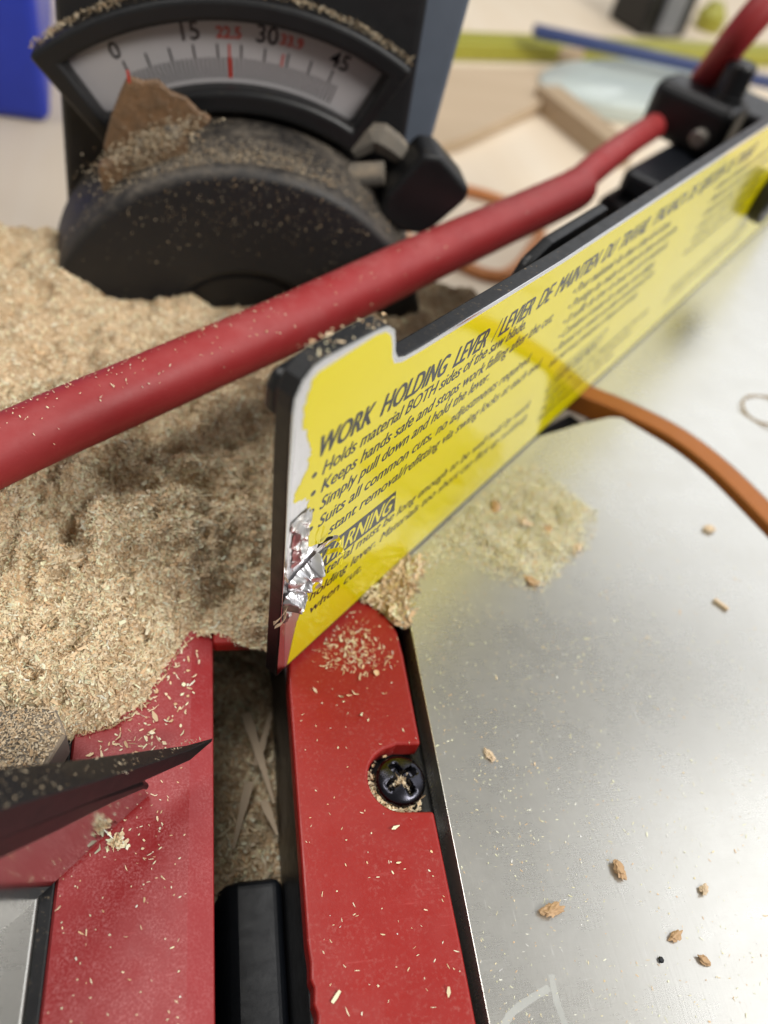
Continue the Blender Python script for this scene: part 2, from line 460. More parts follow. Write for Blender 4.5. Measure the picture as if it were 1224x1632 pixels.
# ---- bevel housing at the back of the slot
CX, CZ = 2.3, -8.0
def polar(r, a): return (CX+r*math.sin(math.radians(a)), CZ+r*math.cos(math.radians(a)))
# trunnion: drum with a recessed front
v, f = lathe([(18, 2.6), (21.5, 1.8), (23, 0.2), (24, 0.0), (46.0, 0.0), (47.6, 0.5), (48.4, 1.8), (49.4, 14), (50.5, 27)], (CX, 124, CZ), (0, 1, 0), 96)
drum = add('trunnion_drum', v, f, 'black_dust', saw, smooth=True, angle=50)
v, f = lathe([(20.6, 0.0), (20.6, 0.4)], (CX, 125.6, CZ), (0, 1, 0), 64)
add('trunnion_recess', v, f, 'black_clean', drum)
# housing column behind
col = [(-46, -58), (-43, 20), (-41, 70), (-38, 130), (36, 130), (40, 70), (44, -10), (46, -58)]
v, f = prism(col, (0, 0, 0), EX, EZ, EY, 151, 185)
add('bevel_column', v, f, 'black_dust', saw, bevel=2.0, segs=3)
v, f = prism([(37.5, 20), (35.8, 130), (54, 130), (50.4, 40), (46, 20)], (0, 0, 0), EX, EZ, EY, 158, 200)
add('column_cheek', v, f, 'column', saw, bevel=1.5, segs=3)
# bezel frame (annular sector) and the scale in it
def sector(r0, r1, a0, a1, n=40):
    return [polar(r1, a) for a in np.linspace(a0, a1, n)] + [polar(r0, a) for a in np.linspace(a1, a0, n)]
def frame_sector(outer, inner, y0, y1):
    n = len(outer); V = []
    for y in (y0, y1):
        V += [(p[0], y, p[1]) for p in outer] + [(p[0], y, p[1]) for p in inner]
    F = []
    for i in range(n):
        j = (i+1) % n
        F += [[i, j, n+j, n+i], [2*n+i, 3*n+i, 3*n+j, 2*n+j], [i, 2*n+i, 2*n+j, j], [n+i, n+j, 3*n+j, 3*n+i]]
    return V, F
out_s = sector(52.0, 76.0, -40.5, 28.0); in_s = sector(57.2, 71.2, -36.6, 24.8)
V, F = frame_sector(out_s, in_s, 144.8, 152.5)
bez = add('scale_bezel', V, F, 'black', saw, bevel=1.2, segs=3)
v, f = prism(sector(55.5, 73, -38.5, 27), (0, 0, 0), EX, EZ, EY, 150.0, 151.5)
sc = add('bevel_scale', v, f, 'scale', bez)
def ang(deg): return -27.3+0.957*deg
def tick(parent, deg, r0, r1, w, mat, name='tick_mark', y=149.93):
    a = math.radians(ang(deg)); d = np.array([math.sin(a), math.cos(a)]); n = np.array([d[1], -d[0]])
    c = np.array([CX, CZ]); q = [c+d*r0-n*w/2, c+d*r0+n*w/2, c+d*r1+n*w/2, c+d*r1-n*w/2]
    return [(p[0], y, p[1]) for p in q]
V = []; F = []
for deg in range(0, 48):
    q = tick(sc, deg, 58.2 if deg > 1 else 61, 62.6, 0.34, 'ink'); F.append([len(V)+i for i in range(4)]); V += q
o_ = add('fine_tick_marks', V, F, 'ink', sc); 
for deg in range(0, 46, 5):
    add('tick_mark', tick(sc, deg, 62.4, 65.4, 0.42, 'ink'), [[0, 1, 2, 3]], 'ink', sc)
for deg, r0, r1, w in ((22.5, 58.2, 62.4, 0.8), (22.5, 62.3, 65.4, 0.5), (33.9, 62.3, 65.0, 0.5)):
    add('red_tick_mark', tick(sc, deg, r0, r1, w, 'ink_red', y=149.88), [[0, 1, 2, 3]], 'ink_red', sc)

FONT = bpy.data.fonts.load('<builtin>')
def text_verts(txt, bold=0.0, shear=0.0):
    c = bpy.data.curves.new('t', 'FONT'); c.body = txt; c.font = FONT; c.size = 1.0; c.offset = bold; c.shear = shear
    c.resolution_u = 4; c.fill_mode = 'FRONT'
    o = bpy.data.objects.new('t', c); scene.collection.objects.link(o)
    dg = bpy.context.evaluated_depsgraph_get(); me = bpy.data.meshes.new_from_object(o.evaluated_get(dg))
    V = np.array([tuple(v_.co) for v_ in me.vertices]); F = [list(p.vertices) for p in me.polygons]
    bpy.data.objects.remove(o); bpy.data.curves.remove(c); bpy.data.meshes.remove(me)
    return V, F
CAP = float(text_verts('H')[0][:, 1].max())   # cap height of the font at size 1
def scale_num(txt, deg, r, h, mat, bold=0.012, dx=0.0):
    V, F = text_verts(txt, bold); x = V[:, 0]-(V[:, 0].min()+V[:, 0].max())/2+dx/h*CAP; y = V[:, 1]
    a = math.radians(ang(deg)); d = np.array([math.sin(a), math.cos(a)]); n = np.array([d[1], -d[0]])
    k_ = h/CAP; c = np.array([CX, CZ])
    P = np.array([[c[0]+d[0]*(r+yy*k_)+n[0]*xx*k_, 149.9, c[1]+d[1]*(r+yy*k_)+n[1]*xx*k_] for xx, yy in zip(x, y)])
    add('scale_numeral', P, F, mat, sc)
scale_num('0', 0, 66.2, 3.4, 'ink', dx=-0.6); scale_num('15', 15, 66.4, 3.6, 'ink'); scale_num('30', 30, 66.4, 3.6, 'ink', dx=0.2)
scale_num('45', 45, 66.2, 3.4, 'ink', dx=0.6); scale_num('22.5', 22.5, 66.6, 2.3, 'ink_red', 0.03); scale_num('33.9', 33.9, 66.9, 2.2, 'ink_red', 0.03, dx=1.4)
# amber pointer on the drum
ptr = [(-29.8, 42.5), (-27.6, 48.0), (-25.8, 51.6), (-22.5, 51.0), (-19.5, 51.8), (-16.8, 49.6), (-13.4, 48.8), (-10.5, 46.2), (-7.8, 45.3), (-8.4, 43.6), (-12.0, 41.0), (-16, 39.4), (-20.0, 36.5), (-25, 34.4), (-29.0, 31.5), (-32, 35)]
v, f = prism(ptr, (0, 0, 0), EX, EZ, EY, 137.6, 139.2)
pt = add('bevel_pointer', v, f, 'amber', saw, bevel=0.75, segs=3)
add('pointer_line', [(-26.1, 137.5, 53.0), (-25.4, 137.5, 53.0), (-25.1, 137.5, 50.4), (-25.8, 137.5, 50.4)], [[0, 1, 2, 3]], 'ink_red', pt)
for x, z, r in ((-16.5, 40.5, 2.0), (-23.0, 36.5, 2.0)):
    v, f = lathe([(r, 0), (r, 1.4), (r*0.7, 2.0)], (x, 138, z), (0.2, -1, 0.4), 24); add('pointer_screw', v, f, 'bolt', pt, smooth=True)
v, f = prism([(-33, 33), (-21, 38.5), (-13, 41.5), (-13, 36), (-22, 30), (-32, 25)], (0, 0, 0), EX, EZ, EY, 133, 137.5)
add('pointer_mount', v, f, 'amber', pt, bevel=1.0)
# bevel lock bolt and handle block on the right of the drum
v, f = tube([(27, 147, 38.5), (31.5, 146.4, 42.5), (33.5, 146, 42.6), (36.5, 145, 41.6), (42, 144, 38.5)], [2.6, 3.4, 3.6, 3.3, 2.4], 6); add('lock_bolt', v, f, 'grey_cast', saw, bevel=0.5)
v, f = tube([(27, 143, 33.5), (35, 141, 36)], [3.0, 3.0], 20); add('lock_washer', v, f, 'grey_cast', saw, smooth=True)
hb = [(-7.5, -6.5), (-8.5, 7.0), (-5, 9.5), (7.0, 9.0), (8.6, 6.5), (8.0, -7), (2, -11), (-5, -11.5)]
ca, sa = math.cos(-0.62), math.sin(-0.62)
v, f = prism([(45+x*ca-z*sa, 34.5+x*sa+z*ca) for x, z in hb], (0, 0, 0), EX, EZ, EY, 134, 146)
add('lock_handle', v, f, 'black', saw, bevel=1.4, segs=3)

# ------------------------------------------------------------------ work holding lever (the yellow labelled plate)
lever = thing('work_holding_lever', 'black edged steel plate with torn yellow WORK HOLDING LEVER label', 'lever', tuple(SP(0, 0)))
outline = [(-2.4, 0.0), (-4.4, 25), (-5.9, 40), (-7.5, 54.7), (-8.5, 65.5), (-8.5, 67.6), (-7.6, 69.6), (-6.0, 70.8), (-4.2, 71.1), (5.5, 70.6), (7.6, 70.2), (9.2, 69.0), (10.0, 67.2), (10.7, 65.0), (11.7, 63.6), (13.6, 62.9),
           (18, 62.6), (60, 61.2), (177, 60.8), (300, 60.8), (300, 0.0)]
v, f = prism(outline, P0, D, EZ, N, -2.8, -0.12)
plate = add('plate', v, f, 'black', lever, bevel=0.3)
v, f = prism([(p[0], max(p[1], 1.0)) for p in outline], P0, D, EZ, N, -0.119, 0.0)
add('plate_face', v, f, 'steel', lever)
# second leaf behind and the stop at the near end
v, f = prism([(-7.6, 62), (-7.9, 66), (-7.0, 68.0), (-2, 68.2), (-2, 62)], P0, D, EZ, N, -5.2, -2.9); add('end_stop', v, f, 'black', lever, bevel=0.8)
v, f = prism([(68, 30), (68, 48), (71, 52.0), (78, 54), (104, 54), (104, 30)], P0, D, EZ, N, -12, -9); add('rear_leaf', v, f, 'black', lever, bevel=1.2)
for s in (78, 98):
    v, f = tube([SP(s, 46, -9.2), SP(s, 46, -2.7)], 3.0, 16); add('spacer', v, f, 'black', lever, smooth=True)
v, f = lathe([(7.0, 0), (7.8, 1.0), (7.8, 4.5), (7.0, 5.4)], SP(226, 28.0, 0.1), N, 40); add('knob', v, f, 'black_clean', lever, smooth=True)
# the label: bare foil backing showing at the torn margin, yellow print with a ragged edge
rag = [(0.1, 1.3), (0.2, 6), (0.35, 12), (0.5, 15), (1.3, 17.4), (0.9, 19.3), (2.0, 21.0), (1.5, 24.0), (1.0, 26.2), (2.4, 27.0), (3.5, 29.6), (4.4, 31.0), (3.0, 33.3), (1.0, 34.3), (-1.2, 35.6), (-2.2, 38.4), (-2.0, 41), (-2.7, 43.4), (-2.4, 46.4), (-3.4, 47.9),
       (-5.6, 48.6), (-5.7, 50.5), (-5.0, 52.2), (-3.9, 53.6), (-3.8, 56.6), (-4.6, 58.6), (-5.3, 60.7), (-6.4, 62.1), (-6.6, 64.4), (-6.5, 66.8), (-5.9, 68.9), (-4.6, 70.0)]
jag = []
for i in range(len(rag)-1):
    a_, b_ = np.array(rag[i]), np.array(rag[i+1]); n_ = max(1, int(np.hypot(*(b_-a_))/0.45))
    for t in range(n_):
        p = a_+(b_-a_)*t/n_
        amp = 0.0 if p[1] < 12 else 0.16
        jag.append((p[0]+rng.normal(0, amp), p[1]+rng.normal(0, amp*0.5)))
top_l = [(5.2, 69.9), (7.3, 69.5), (8.6, 68.4), (9.4, 66.7), (10.1, 64.5), (11.1, 62.9), (13.2, 62.1), (18, 61.8), (60, 60.4), (177, 59.8), (296, 59.8), (296, 1.3)]
v, f = prism(jag + top_l, P0, D, EZ, N, 0.02, 0.06)
label = add('label', v, f, 'yellow', lever)
foil = [(-2.0, 12), (-4.0, 26), (-5.4, 40), (-7.0, 54.7), (-8.0, 65.5), (-8.0, 67.4), (-7.2, 69.2), (-5.8, 70.3), (-4.2, 70.6), (5.5, 70.1), (7.4, 69.7), (8.8, 68.6), (9.6, 66.9), (10.3, 64.7), (11.3, 63.2), (13.3, 62.4), (18, 62.2), (60, 60.8), (140, 60.4), (140, 50), (20, 40), (6, 20), (0.2, 1.2), (-0.5, 1.2)]
v, f = prism(foil, P0, D, EZ, N, 0.004, 0.018)
add('foil_backing', v, f, 'foil_white', lever)
def print_line(txt, s0, z0, s1, z1, cap, bold=0.0, shear=0.2, mat='ink', off=0.075, name='print_line', parent=None, zscale=1.0):
    V, F = text_verts(txt, 0.0, 0.0)
    x = (V[:, 0]-V[:, 0].min())/(V[:, 0].max()-V[:, 0].min()); y = V[:, 1]*cap/CAP
    S = s0+x*(s1-s0)+y*shear; Z = z0+(z1-z0)*x+y
    VV = []; FF = []; w = bold*cap
    for k_, (dx, dz) in enumerate(((0, 0), (-w, 0), (w, 0), (0, w*0.5), (-w*0.5, -w*0.3), (w*0.5, w*0.3))[:6 if bold > 0 else 1]):
        FF += [[len(VV)+q_ for q_ in f_] for f_ in F]
        VV += list(P0 + np.outer(S+dx, D) + np.outer(np.full(len(S), off+0.0015*k_), N) + np.outer(Z+dz, EZ))
    return add(name, VV, FF, mat, parent or label)
I = 0.13
print_line('WORK  HOLDING  LEVER', -2.6, 54.5, 38.6, 52.9, 3.7, 0.045, I)
print_line('/', 40.6, 52.8, 41.8, 52.8, 4.0, 0.0, 0.1)
print_line('LEVIER  DE  MAINTIEN  DU  TRAVAIL', 42.8, 52.9, 103.0, 53.0, 3.7, 0.045, I)
print_line('/', 104.6, 53, 105.6, 53, 4.0, 0.0, 0.1)
print_line('PALANCA  DE  SUJECIÓN  DE  TRABAJO', 107.0, 53, 175, 53, 3.7, 0.045, I)
rows = [('Holds material BOTH sides of the saw blade.', 50.3, 49.9, 53.5), ('Keeps hands safe and stops work falling after the cut.', 46.5, 45.9, 66.5), ('Simply pull down and hold the lever.', 42.5, 42.6, 45.4),
        ('Suits all common cuts, no adjustments required.', 38.3, 37.9, 63.2), ('Instant removal/refitting via swing locks at each end.', 34.1, 33.0, 71.0)]
for i, (t, z0, z1, s1) in enumerate(rows):
    s0 = -0.5+0.5*i
    if i < 4:
        c_ = arc((s0-1.75, z0+1.15), 0.52, 0, 330, 12); V = [tuple(SP(p[0], p[1], 0.075)) for p in c_]
        add('bullet_mark', V, [list(range(12))], 'ink', label)
    if i == 4: t = 'stant removal/refitting via swing locks at each end.'; s0 = 4.2
    print_line(t, s0, z0, s1, z1, 2.5, 0.030, I)
# WARNING box with knocked-out letters
v, f = prism([(1.2, 25.5), (24.2, 24.3), (22.6, 30.6), (2.6, 31.2)], P0, D, EZ, N, 0.066, 0.078); add('warning_box', v, f, 'ink', label)
print_line('WARNING', 2.6, 26.1, 22.3, 25.3, 4.2, 0.022, I, 'yellow', 0.082, 'warning_word')
print_line('Material must be long enough to be well held by work', 2.2, 22.6, 75.2, 19.6, 2.5, 0.030, I)
print_line('holding lever. Materials too short can flick up suddenly', 2.9, 18.1, 77.0, 14.9, 2.5, 0.030, I)
print_line('when cut.', 3.5, 13.5, 18.0, 12.6, 2.5, 0.030, I)
fr = ['Pour maintenir les deux côtés de la lame.', 'Protège les mains et évite la chute de la pièce.', 'Il suffit de tirer le levier et de le maintenir.', 'Convient à toutes les coupes, sans réglage.', 'Retrait et remise en place instantanés grâce', 'aux verrous pivotants à chaque extrémité.']
for i, t in enumerate(fr):
    z = 49.0-3.9*i
    print_line(('• ' if i < 5 else '')+t, 72.0+1.0*i, z, [122, 131, 130, 126, 130, 124][i], z-0.6, 2.4, 0.025, I)
box_w = [(83.2, 19.4), (110.0, 19.4), (111.3, 25.0), (84.5, 25.0)]
for a_, b_ in zip(box_w, box_w[1:]+box_w[:1]):
    a_, b_ = np.array(a_), np.array(b_); d_ = (b_-a_)/np.hypot(*(b_-a_)); n_ = np.array([-d_[1], d_[0]])*0.22
    add('warning_frame', [tuple(SP(*(a_-n_), 0.075)), tuple(SP(*(b_-n_), 0.075)), tuple(SP(*(b_+n_), 0.075)), tuple(SP(*(a_+n_), 0.075))], [[0, 1, 2, 3]], 'ink', label)
print_line('AVERTISSEMENT', 85.6, 20.4, 109.0, 20.4, 3.3, 0.03, I)
for i, t in enumerate(['La pièce doit être assez longue pour être bien tenue', 'par le levier. Les pièces trop courtes peuvent', 'basculer brusquement lors de la coupe.']):
    print_line(t, 85+0.9*i, 15.8-3.7*i, [146, 138, 130][i], 15.2-3.7*i, 2.3, 0.025, I)
es = ['Sujeta el material por ambos lados de la hoja.', 'Mantiene las manos seguras y evita caídas.', 'Simplemente baje y sostenga la palanca.', 'Apta para todos los cortes, sin ajustes.', 'Se quita y se pone al instante mediante', 'los cierres giratorios de cada extremo.']
for i, t in enumerate(es):
    z = 49.0-3.9*i
    print_line(('• ' if i < 5 else '')+t, 150+i, z, [215, 212, 206, 210, 212, 208][i], z, 2.4, 0.025, I)
for i, t in enumerate(['El material debe ser lo bastante largo para quedar bien sujeto', 'por la palanca. Los trozos cortos pueden saltar al cortar.']):
    print_line(t, 162+i, 15.0-3.8*i, 232, 14.8-3.8*i, 2.3, 0.025, I)
# crumpled foil, torn and curling off the end of the plate
def crumple(name, c, ru, rv, lift, seed, mat='foil', nu=22, nv=16, tilt=0.0, freq=0.55):
    V = []; F = []; r_ = np.random.default_rng(seed)
    for j in range(nv+1):
        for i in range(nu+1):
            u = (i/nu-0.5)*2*ru; w = (j/nv-0.5)*2*rv
            ca, sa = math.cos(tilt), math.sin(tilt); s = c[0]+u*ca-w*sa; z = c[1]+u*sa+w*ca
            q = Vector((s*0.31+z*0.23+seed*7.1, z*0.27-s*0.29, seed*3.3)); q += Vector((mnoise.noise(q*1.7), mnoise.noise(q*1.3+Vector((9, 2, 1))), 0))*0.5
            vd = mnoise.voronoi(q*1.6)[0]
            h = lift*(0.25+1.1*vd[0]+0.5*abs(mnoise.noise(q*0.9)))
            e = min(1, 1.8*(1-max(abs(u)/ru, abs(w)/rv))+0.10)
            ed = 0.7*mnoise.noise(q*1.6+Vector((5, 5, 5)))
            V.append(tuple(SP(s+ed, z+0.5*mnoise.noise(q*1.5), 0.09+max(0.0, h*e))))
    for j in range(nv):
        for i in range(nu):
            a = j*(nu+1)+i
            edge = i in (0, nu-1) or j in (0, nv-1)
            if edge and r_.random() < 0.12: continue
            F.append([a, a+1, a+nu+2, a+nu+1])
    return add(name, V, F, mat, lever)
crumple('foil_crumple', (-2.9, 38.6), 1.7, 6.4, 0.8, 3, nu=16, nv=40, tilt=0.10)
crumple('foil_crumple', (-0.6, 29.4), 3.6, 1.9, 2.4, 5, nu=34, nv=22, tilt=0.38)
crumple('foil_crumple', (-2.2, 25.0), 2.2, 2.2, 2.2, 8, nu=26, nv=24, tilt=0.2)
crumple('foil_crumple', (-2.7, 20.4), 1.2, 1.8, 0.6, 11, nu=16, nv=20)
# curled ribbons of label and foil at the tear
def ribbon(parent, pts, w, mat, name):
    P = smooth_path(pts, 5); V = []; F = []
    for i, p in enumerate(P):
        t = i/(len(P)-1); ww = w*(1-0.6*t)
        V += [tuple(SP(p[0], p[1]-ww/2, p[2])), tuple(SP(p[0]+ww*0.25, p[1]+ww/2, p[2]+0.25*math.sin(6*t)))]
    for i in range(len(P)-1): F.append([2*i, 2*i+1, 2*i+3, 2*i+2])
    o = add(name, V, F, mat, parent)
    md = o.modifiers.new('thick', 'SOLIDIFY'); md.thickness = 0.05*MM
    return o
ribbon(lever, [(4.0, 32.4, 0.15), (5.4, 33.0, 0.9), (5.9, 31.2, 1.7), (5.0, 29.8, 2.0)], 1.1, 'yellow', 'label_shred')
ribbon(lever, [(4.5, 29.6, 0.2), (6.4, 29.8, 1.2), (7.0, 28.0, 2.0), (6.0, 26.9, 2.4)], 1.3, 'yellow', 'label_shred')
ribbon(lever, [(2.5, 32.6, 0.2), (3.8, 34.0, 0.9), (4.6, 34.6, 1.6)], 1.2, 'foil', 'foil_shred')
ribbon(lever, [(1.6, 33.6, 0.2), (2.2, 35.0, 0.9), (3.4, 35.4, 1.5)], 0.9, 'ink', 'label_shred')
ribbon(lever, [(0.4, 25.8, 0.2), (2.0, 26.0, 1.2), (3.0, 24.4, 1.6), (2.2, 23.0, 1.0)], 1.4, 'foil_white', 'foil_shred')
ribbon(lever, [(-0.2, 23.8, 0.6), (1.2, 24.4, 1.6), (1.9, 22.8, 1.2)], 1.2, 'yellow', 'label_shred')
ribbon(lever, [(-3.5, 24.0, 0.3), (-5.8, 24.4, 1.2), (-7.0, 23.0, 1.0), (-6.0, 21.6, 0.3)], 1.0, 'board', 'wood_shred')
ribbon(lever, [(-3.8, 22.6, 0.3), (-5.4, 21.8, 1.2), (-6.2, 20.6, 0.6)], 0.9, 'board', 'wood_shred')
ribbon(lever, [(-4.4, 30.6, 0.3), (-5.6, 33.0, 0.6), (-5.2, 35.6, 0.2)], 0.5, 'board', 'wood_shred')
ribbon(lever, [(0.2, 20.6, 0.3), (1.2, 22.0, 0.9), (1.4, 23.4, 0.7)], 0.6, 'ink', 'label_shred')

# ------------------------------------------------------------------ left holding arm (mirror steel, black edge)
arm2 = thing('holding_arm', 'bare shiny steel arm with dusty black pointed edge, left of the slot', 'lever', tuple(SP(-50, 0)))
ap = [(-30.8, 0.0), (-32.2, 6.2), (-37.8, 12.4), (-45.7, 18.4), (-52.3, 24.0), (-77, 45.5), (-77, 0.0)]
v, f = prism(ap, P0, D, EZ, N, -3.0, 0.0); add('plate', v, f, 'steel', arm2, bevel=0.1)
def edge_trim():
    # cross-sections along the slanting end: (s,z) of front-lower, front-upper, back-upper, back-lower
    front_u = [(-20.4, 6.6), (-25.3, 10.6), (-32.1, 17.4), (-40.5, 26.3), (-47.1, 33.6), (-50.9, 37.7), (-75, 62)]
    front_l = [(-20.6, 6.1), (-24.9, 6.6), (-33.9, 14.3), (-40.9, 21.3), (-48.0, 27.9), (-52.0, 31.4), (-77, 53)]
    back_u = [(2.3, -20.0, 6.4), (1.3, -24.6, 9.5), (-0.3, -30.8, 15.2), (-1.6, -37.8, 22.4), (-2.3, -44.2, 30.0), (-2.5, -47.9, 34.9), (-2.5, -72, 59)]
    rows_ = [(l_, u_, (b_[1], b_[2]), (b_[1]-0.4, max(b_[2]-4.0, 5.8)), b_[0]) for l_, u_, b_ in zip(front_l, front_u, back_u)]
    V = []; F = []
    for i, r in enumerate(rows_):
        for (s, z), off in zip(r[:4], (2.5, 2.5, r[4], r[4])): V.append(tuple(SP(s, z, off)))
    for i in range(len(rows_)-1):
        for k_ in range(4):
            F.append([4*i+k_, 4*i+(k_+1) % 4, 4*i+4+(k_+1) % 4, 4*i+4+k_])
    n = len(V); F += [[0, 1, 2, 3], [n-4, n-3, n-2, n-1]]
    return V, F
V, F = edge_trim(); add('edge_trim', V, F, 'black', arm2, bevel=0.5, segs=3)
lowlip = [(-32.0, 5.6), (-31.4, 6.6), (-32.4, 9.0), (-41.0, 18.6), (-52.0, 29.0), (-77, 51), (-77, 45), (-52.3, 23.4), (-45.7, 18.0), (-37.8, 12.0), (-32.8, 7.4)]
v, f = prism(lowlip, P0, D, EZ, N, -3.2, 1.2); add('edge_lip', v, f, 'black_clean', arm2, bevel=0.4)

# ------------------------------------------------------------------ red lever bar and clamp bracket
bar = thing('lever_bar', 'long bent red sleeved bar running behind the yellow lever plate', 'bar', (11.2, 90.4, 26))
pth = smooth_path([(-75, 18, 25), (-41, 47.8, 26), (-18.4, 66.4, 26), (10.5, 90.0, 26), (14, 93.2, 26), (48.5, 123.5, 26), (95.9, 163.6, 26), (103.0, 171.4, 26)], 8)
rad = [5.55 + 0.55*min(1, max(0, (p[0]+45)/60)) + 0.12*mnoise.noise(Vector((p[0]*0.06, 0, 3))) for p in pth]
rad[-1] = 5.2; rad[-2] = 5.75
v, f = tube(pth, rad, 40); add('sleeve', v, f, 'rod', bar, smooth=True)
pth = smooth_path([(101, 169.4, 26), (112, 183.6, 26), (136, 211, 26), (160, 236, 26), (168, 243, 29)], 8)
v, f = tube(pth, 4.6, 36); add('rod', v, f, 'rod', bar, smooth=True)
pth = smooth_path([(168, 243, 29), (171, 240, 38), (170, 234, 48), (168, 226, 60), (174, 227, 71), (190, 236, 79), (215, 250, 82), (250, 270, 84)], 8)
v, f = tube(pth, [4.6]*8+[5.4]*(len(pth)-8), 36); add('handle', v, f, 'rod', bar, smooth=True)

brk = thing('clamp_bracket', 'black bolted clamp bracket gripping the red bar beside the lever', 'bracket', (150, 215, -60))
def along(c, u0, u1, w0, w1, z0, z1): # box in fence frame, u along D, w along N
    P = [np.array(c)+D*u+N*w for u, w in ((u0, w0), (u1, w0), (u1, w1), (u0, w1))]
    return prism_z([(p[0], p[1]) for p in P], z0, z1)
cb = np.array([152.0, 216.0, 0])
v, f = along(cb, -34, 28, -4, 19, -60, 13); add('foot', v, f, 'black_clean', brk, bevel=2.0)
v, f = along(cb, -26, 26, -2, 19, 13, 22); add('saddle', v, f, 'dark_arm', brk, bevel=2.5, segs=3)
v, f = along(cb, 10, 30, -15, 17, 22.1, 41); add('clamp_block', v, f, 'black_clean', brk, bevel=4.0, segs=4)
v, f = lathe([(6.4, 0), (6.4, 1.5), (5.2, 1.6), (5.2, 11.0), (4.4, 12)], cb+D*20+N*9+EZ*41, (0, 0, 1), 32); add('bolt', v, f, 'black', brk, smooth=True)
v, f = lathe([(3.2, 0), (3.2, 2.5), (2.4, 3.2)], cb+D*9.8+N*9+EZ*29, -D, 24); add('set_screw', v, f, 'bolt', brk, smooth=True)
v, f = along(cb, 40, 70, -2, 22, -60, 34); add('rear_block', v, f, 'black_clean', brk, bevel=2)

# ------------------------------------------------------------------ things on the bench behind
tagv = tag
# blue bin
bin_ = thing('blue_bin', 'bright blue plastic bin on the bench behind the saw', 'bin', (-150, 420, -60))
v, f = prism_z([(-260, 362), (-80, 358), (-98, 520), (-260, 520)], -59.9, 150); add('body', v, f, 'blue', bin_, bevel=5, segs=3)
v, f = prism_z([(-270, 354), (-76, 350), (-92, 528), (-270, 528)], 150.1, 158); add('rim', v, f, 'blue', bin_, bevel=3)
# brown plywood board
v, f = prism_z([(60, 330), (137.9, 393), (214, 472), (258, 540), (150, 505), (40, 458)], -59.9, -52); b_ = add('plywood_board', v, f, 'board', loc=(140, 480, -60), bevel=0.8); tag(b_, 'thin brown board lying flat on bench, right of the black housing', 'board')
# wood offcut
v, f = box((228, 440, -53), (84, 20, 14), rz=math.radians(-72)); o_ = add('wood_offcut', v, f, 'offcut', loc=(221, 458, -60), bevel=0.8); tag(o_, 'short brown wood offcut lying on the bench behind the red bar', 'offcut')
# yellow spirit level
lv = thing('spirit_level', 'long yellow green spirit level lying across the far bench', 'level', (330, 640, -60))
ldir = math.atan2(674-548, 500-155)
v, f = box((322, 610, -53.9), (660, 24, 12), rz=ldir); add('body', v, f, 'level', lv, bevel=2)
v, f = box((322, 610, -47.3), (640, 12, 1.0), rz=ldir); add('top_rail', v, f, 'level', lv, bevel=0.4)
v, f = box((262, 588, -53.5), (26, 25, 10), rz=ldir); add('vial_window', v, f, 'board', lv, bevel=1)
# blue straight edge
st = box((400, 560, 4), (330, 13, 5), rz=math.radians(-9), ry=math.radians(-1))
o_ = add('straight_edge', *box((366, 536, -36), (290, 11, 7), rz=math.radians(-7)), 'stick', loc=(366, 536, -39.5), bevel=0.8); tag(o_, 'dark blue metal straight edge lying over the clear lid', 'straight edge')
# clear oval lid
lid = []
for sc_, z_ in ((0.96, -59.9), (1.0, -58), (1.0, -50), (0.95, -47.5), (0.5, -46.8), (0.05, -46.5)):
    lid.append((sc_, z_))
seg = 72; V = []; F = []; la = 0.36
for sc_, z_ in lid:
    for k_ in range(seg):
        a = 2*math.pi*k_/seg; x, y = 104*sc_*math.cos(a), 44*sc_*math.sin(a)
        V.append((314+x*math.cos(la)-y*math.sin(la), 526+x*math.sin(la)+y*math.cos(la), z_))
for i in range(len(lid)-1):
    for k_ in range(seg): F.append([i*seg+k_, i*seg+(k_+1) % seg, (i+1)*seg+(k_+1) % seg, (i+1)*seg+k_])
F += [list(range(seg))[::-1], [(len(lid)-1)*seg+k_ for k_ in range(seg)]]
o_ = add('oval_lid', V, F, 'clear', loc=(322, 540, -60), smooth=True); tag(o_, 'clear greenish oval plastic lid on the bench by the bracket', 'lid')
# black and grey gadget
gd = thing('black_box', 'small black box with grey front and white top at the back', 'box', (395, 715, -60))
v, f = box((388, 712, -38), (58, 46, 44), rz=0.35); add('body', v, f, 'black_clean', gd, bevel=4)
v, f = box((396, 688.5, -40), (24, 4, 34), rz=0.35); add('front_panel', v, f, 'grey', gd, bevel=1)
v, f = box((388, 712, -13), (54, 42, 6), rz=0.35); add('top_cover', v, f, 'white', gd, bevel=2)
v, f = lathe([(12, 0), (14, 4), (14, 14), (9, 20), (7, 24)], (468, 745, -59.9), (0, 0, 1), 24); o_ = add('bottle_cap', v, f, 'level', loc=(468, 745, -60), smooth=True); tag(o_, 'little yellow cap beside the black box at the back', 'cap')
# orange cable on the bench
pth = smooth_path([(60, 300, -57.2), (107, 264, -57.2), (122, 256, -57.2), (134, 262, -57.2), (150, 284, -57.2), (160, 304, -57.2), (152, 326, -57.2), (132, 337, -57.2), (110, 338, -57.2), (95, 330, -57.2)], 8)
v, f = tube(pth, 2.8, 16); o_ = add('orange_cable', v, f, 'cable', loc=(130, 300, -60), smooth=True); tag(o_, 'thin orange cable looping on the bench behind the red bar', 'cable')

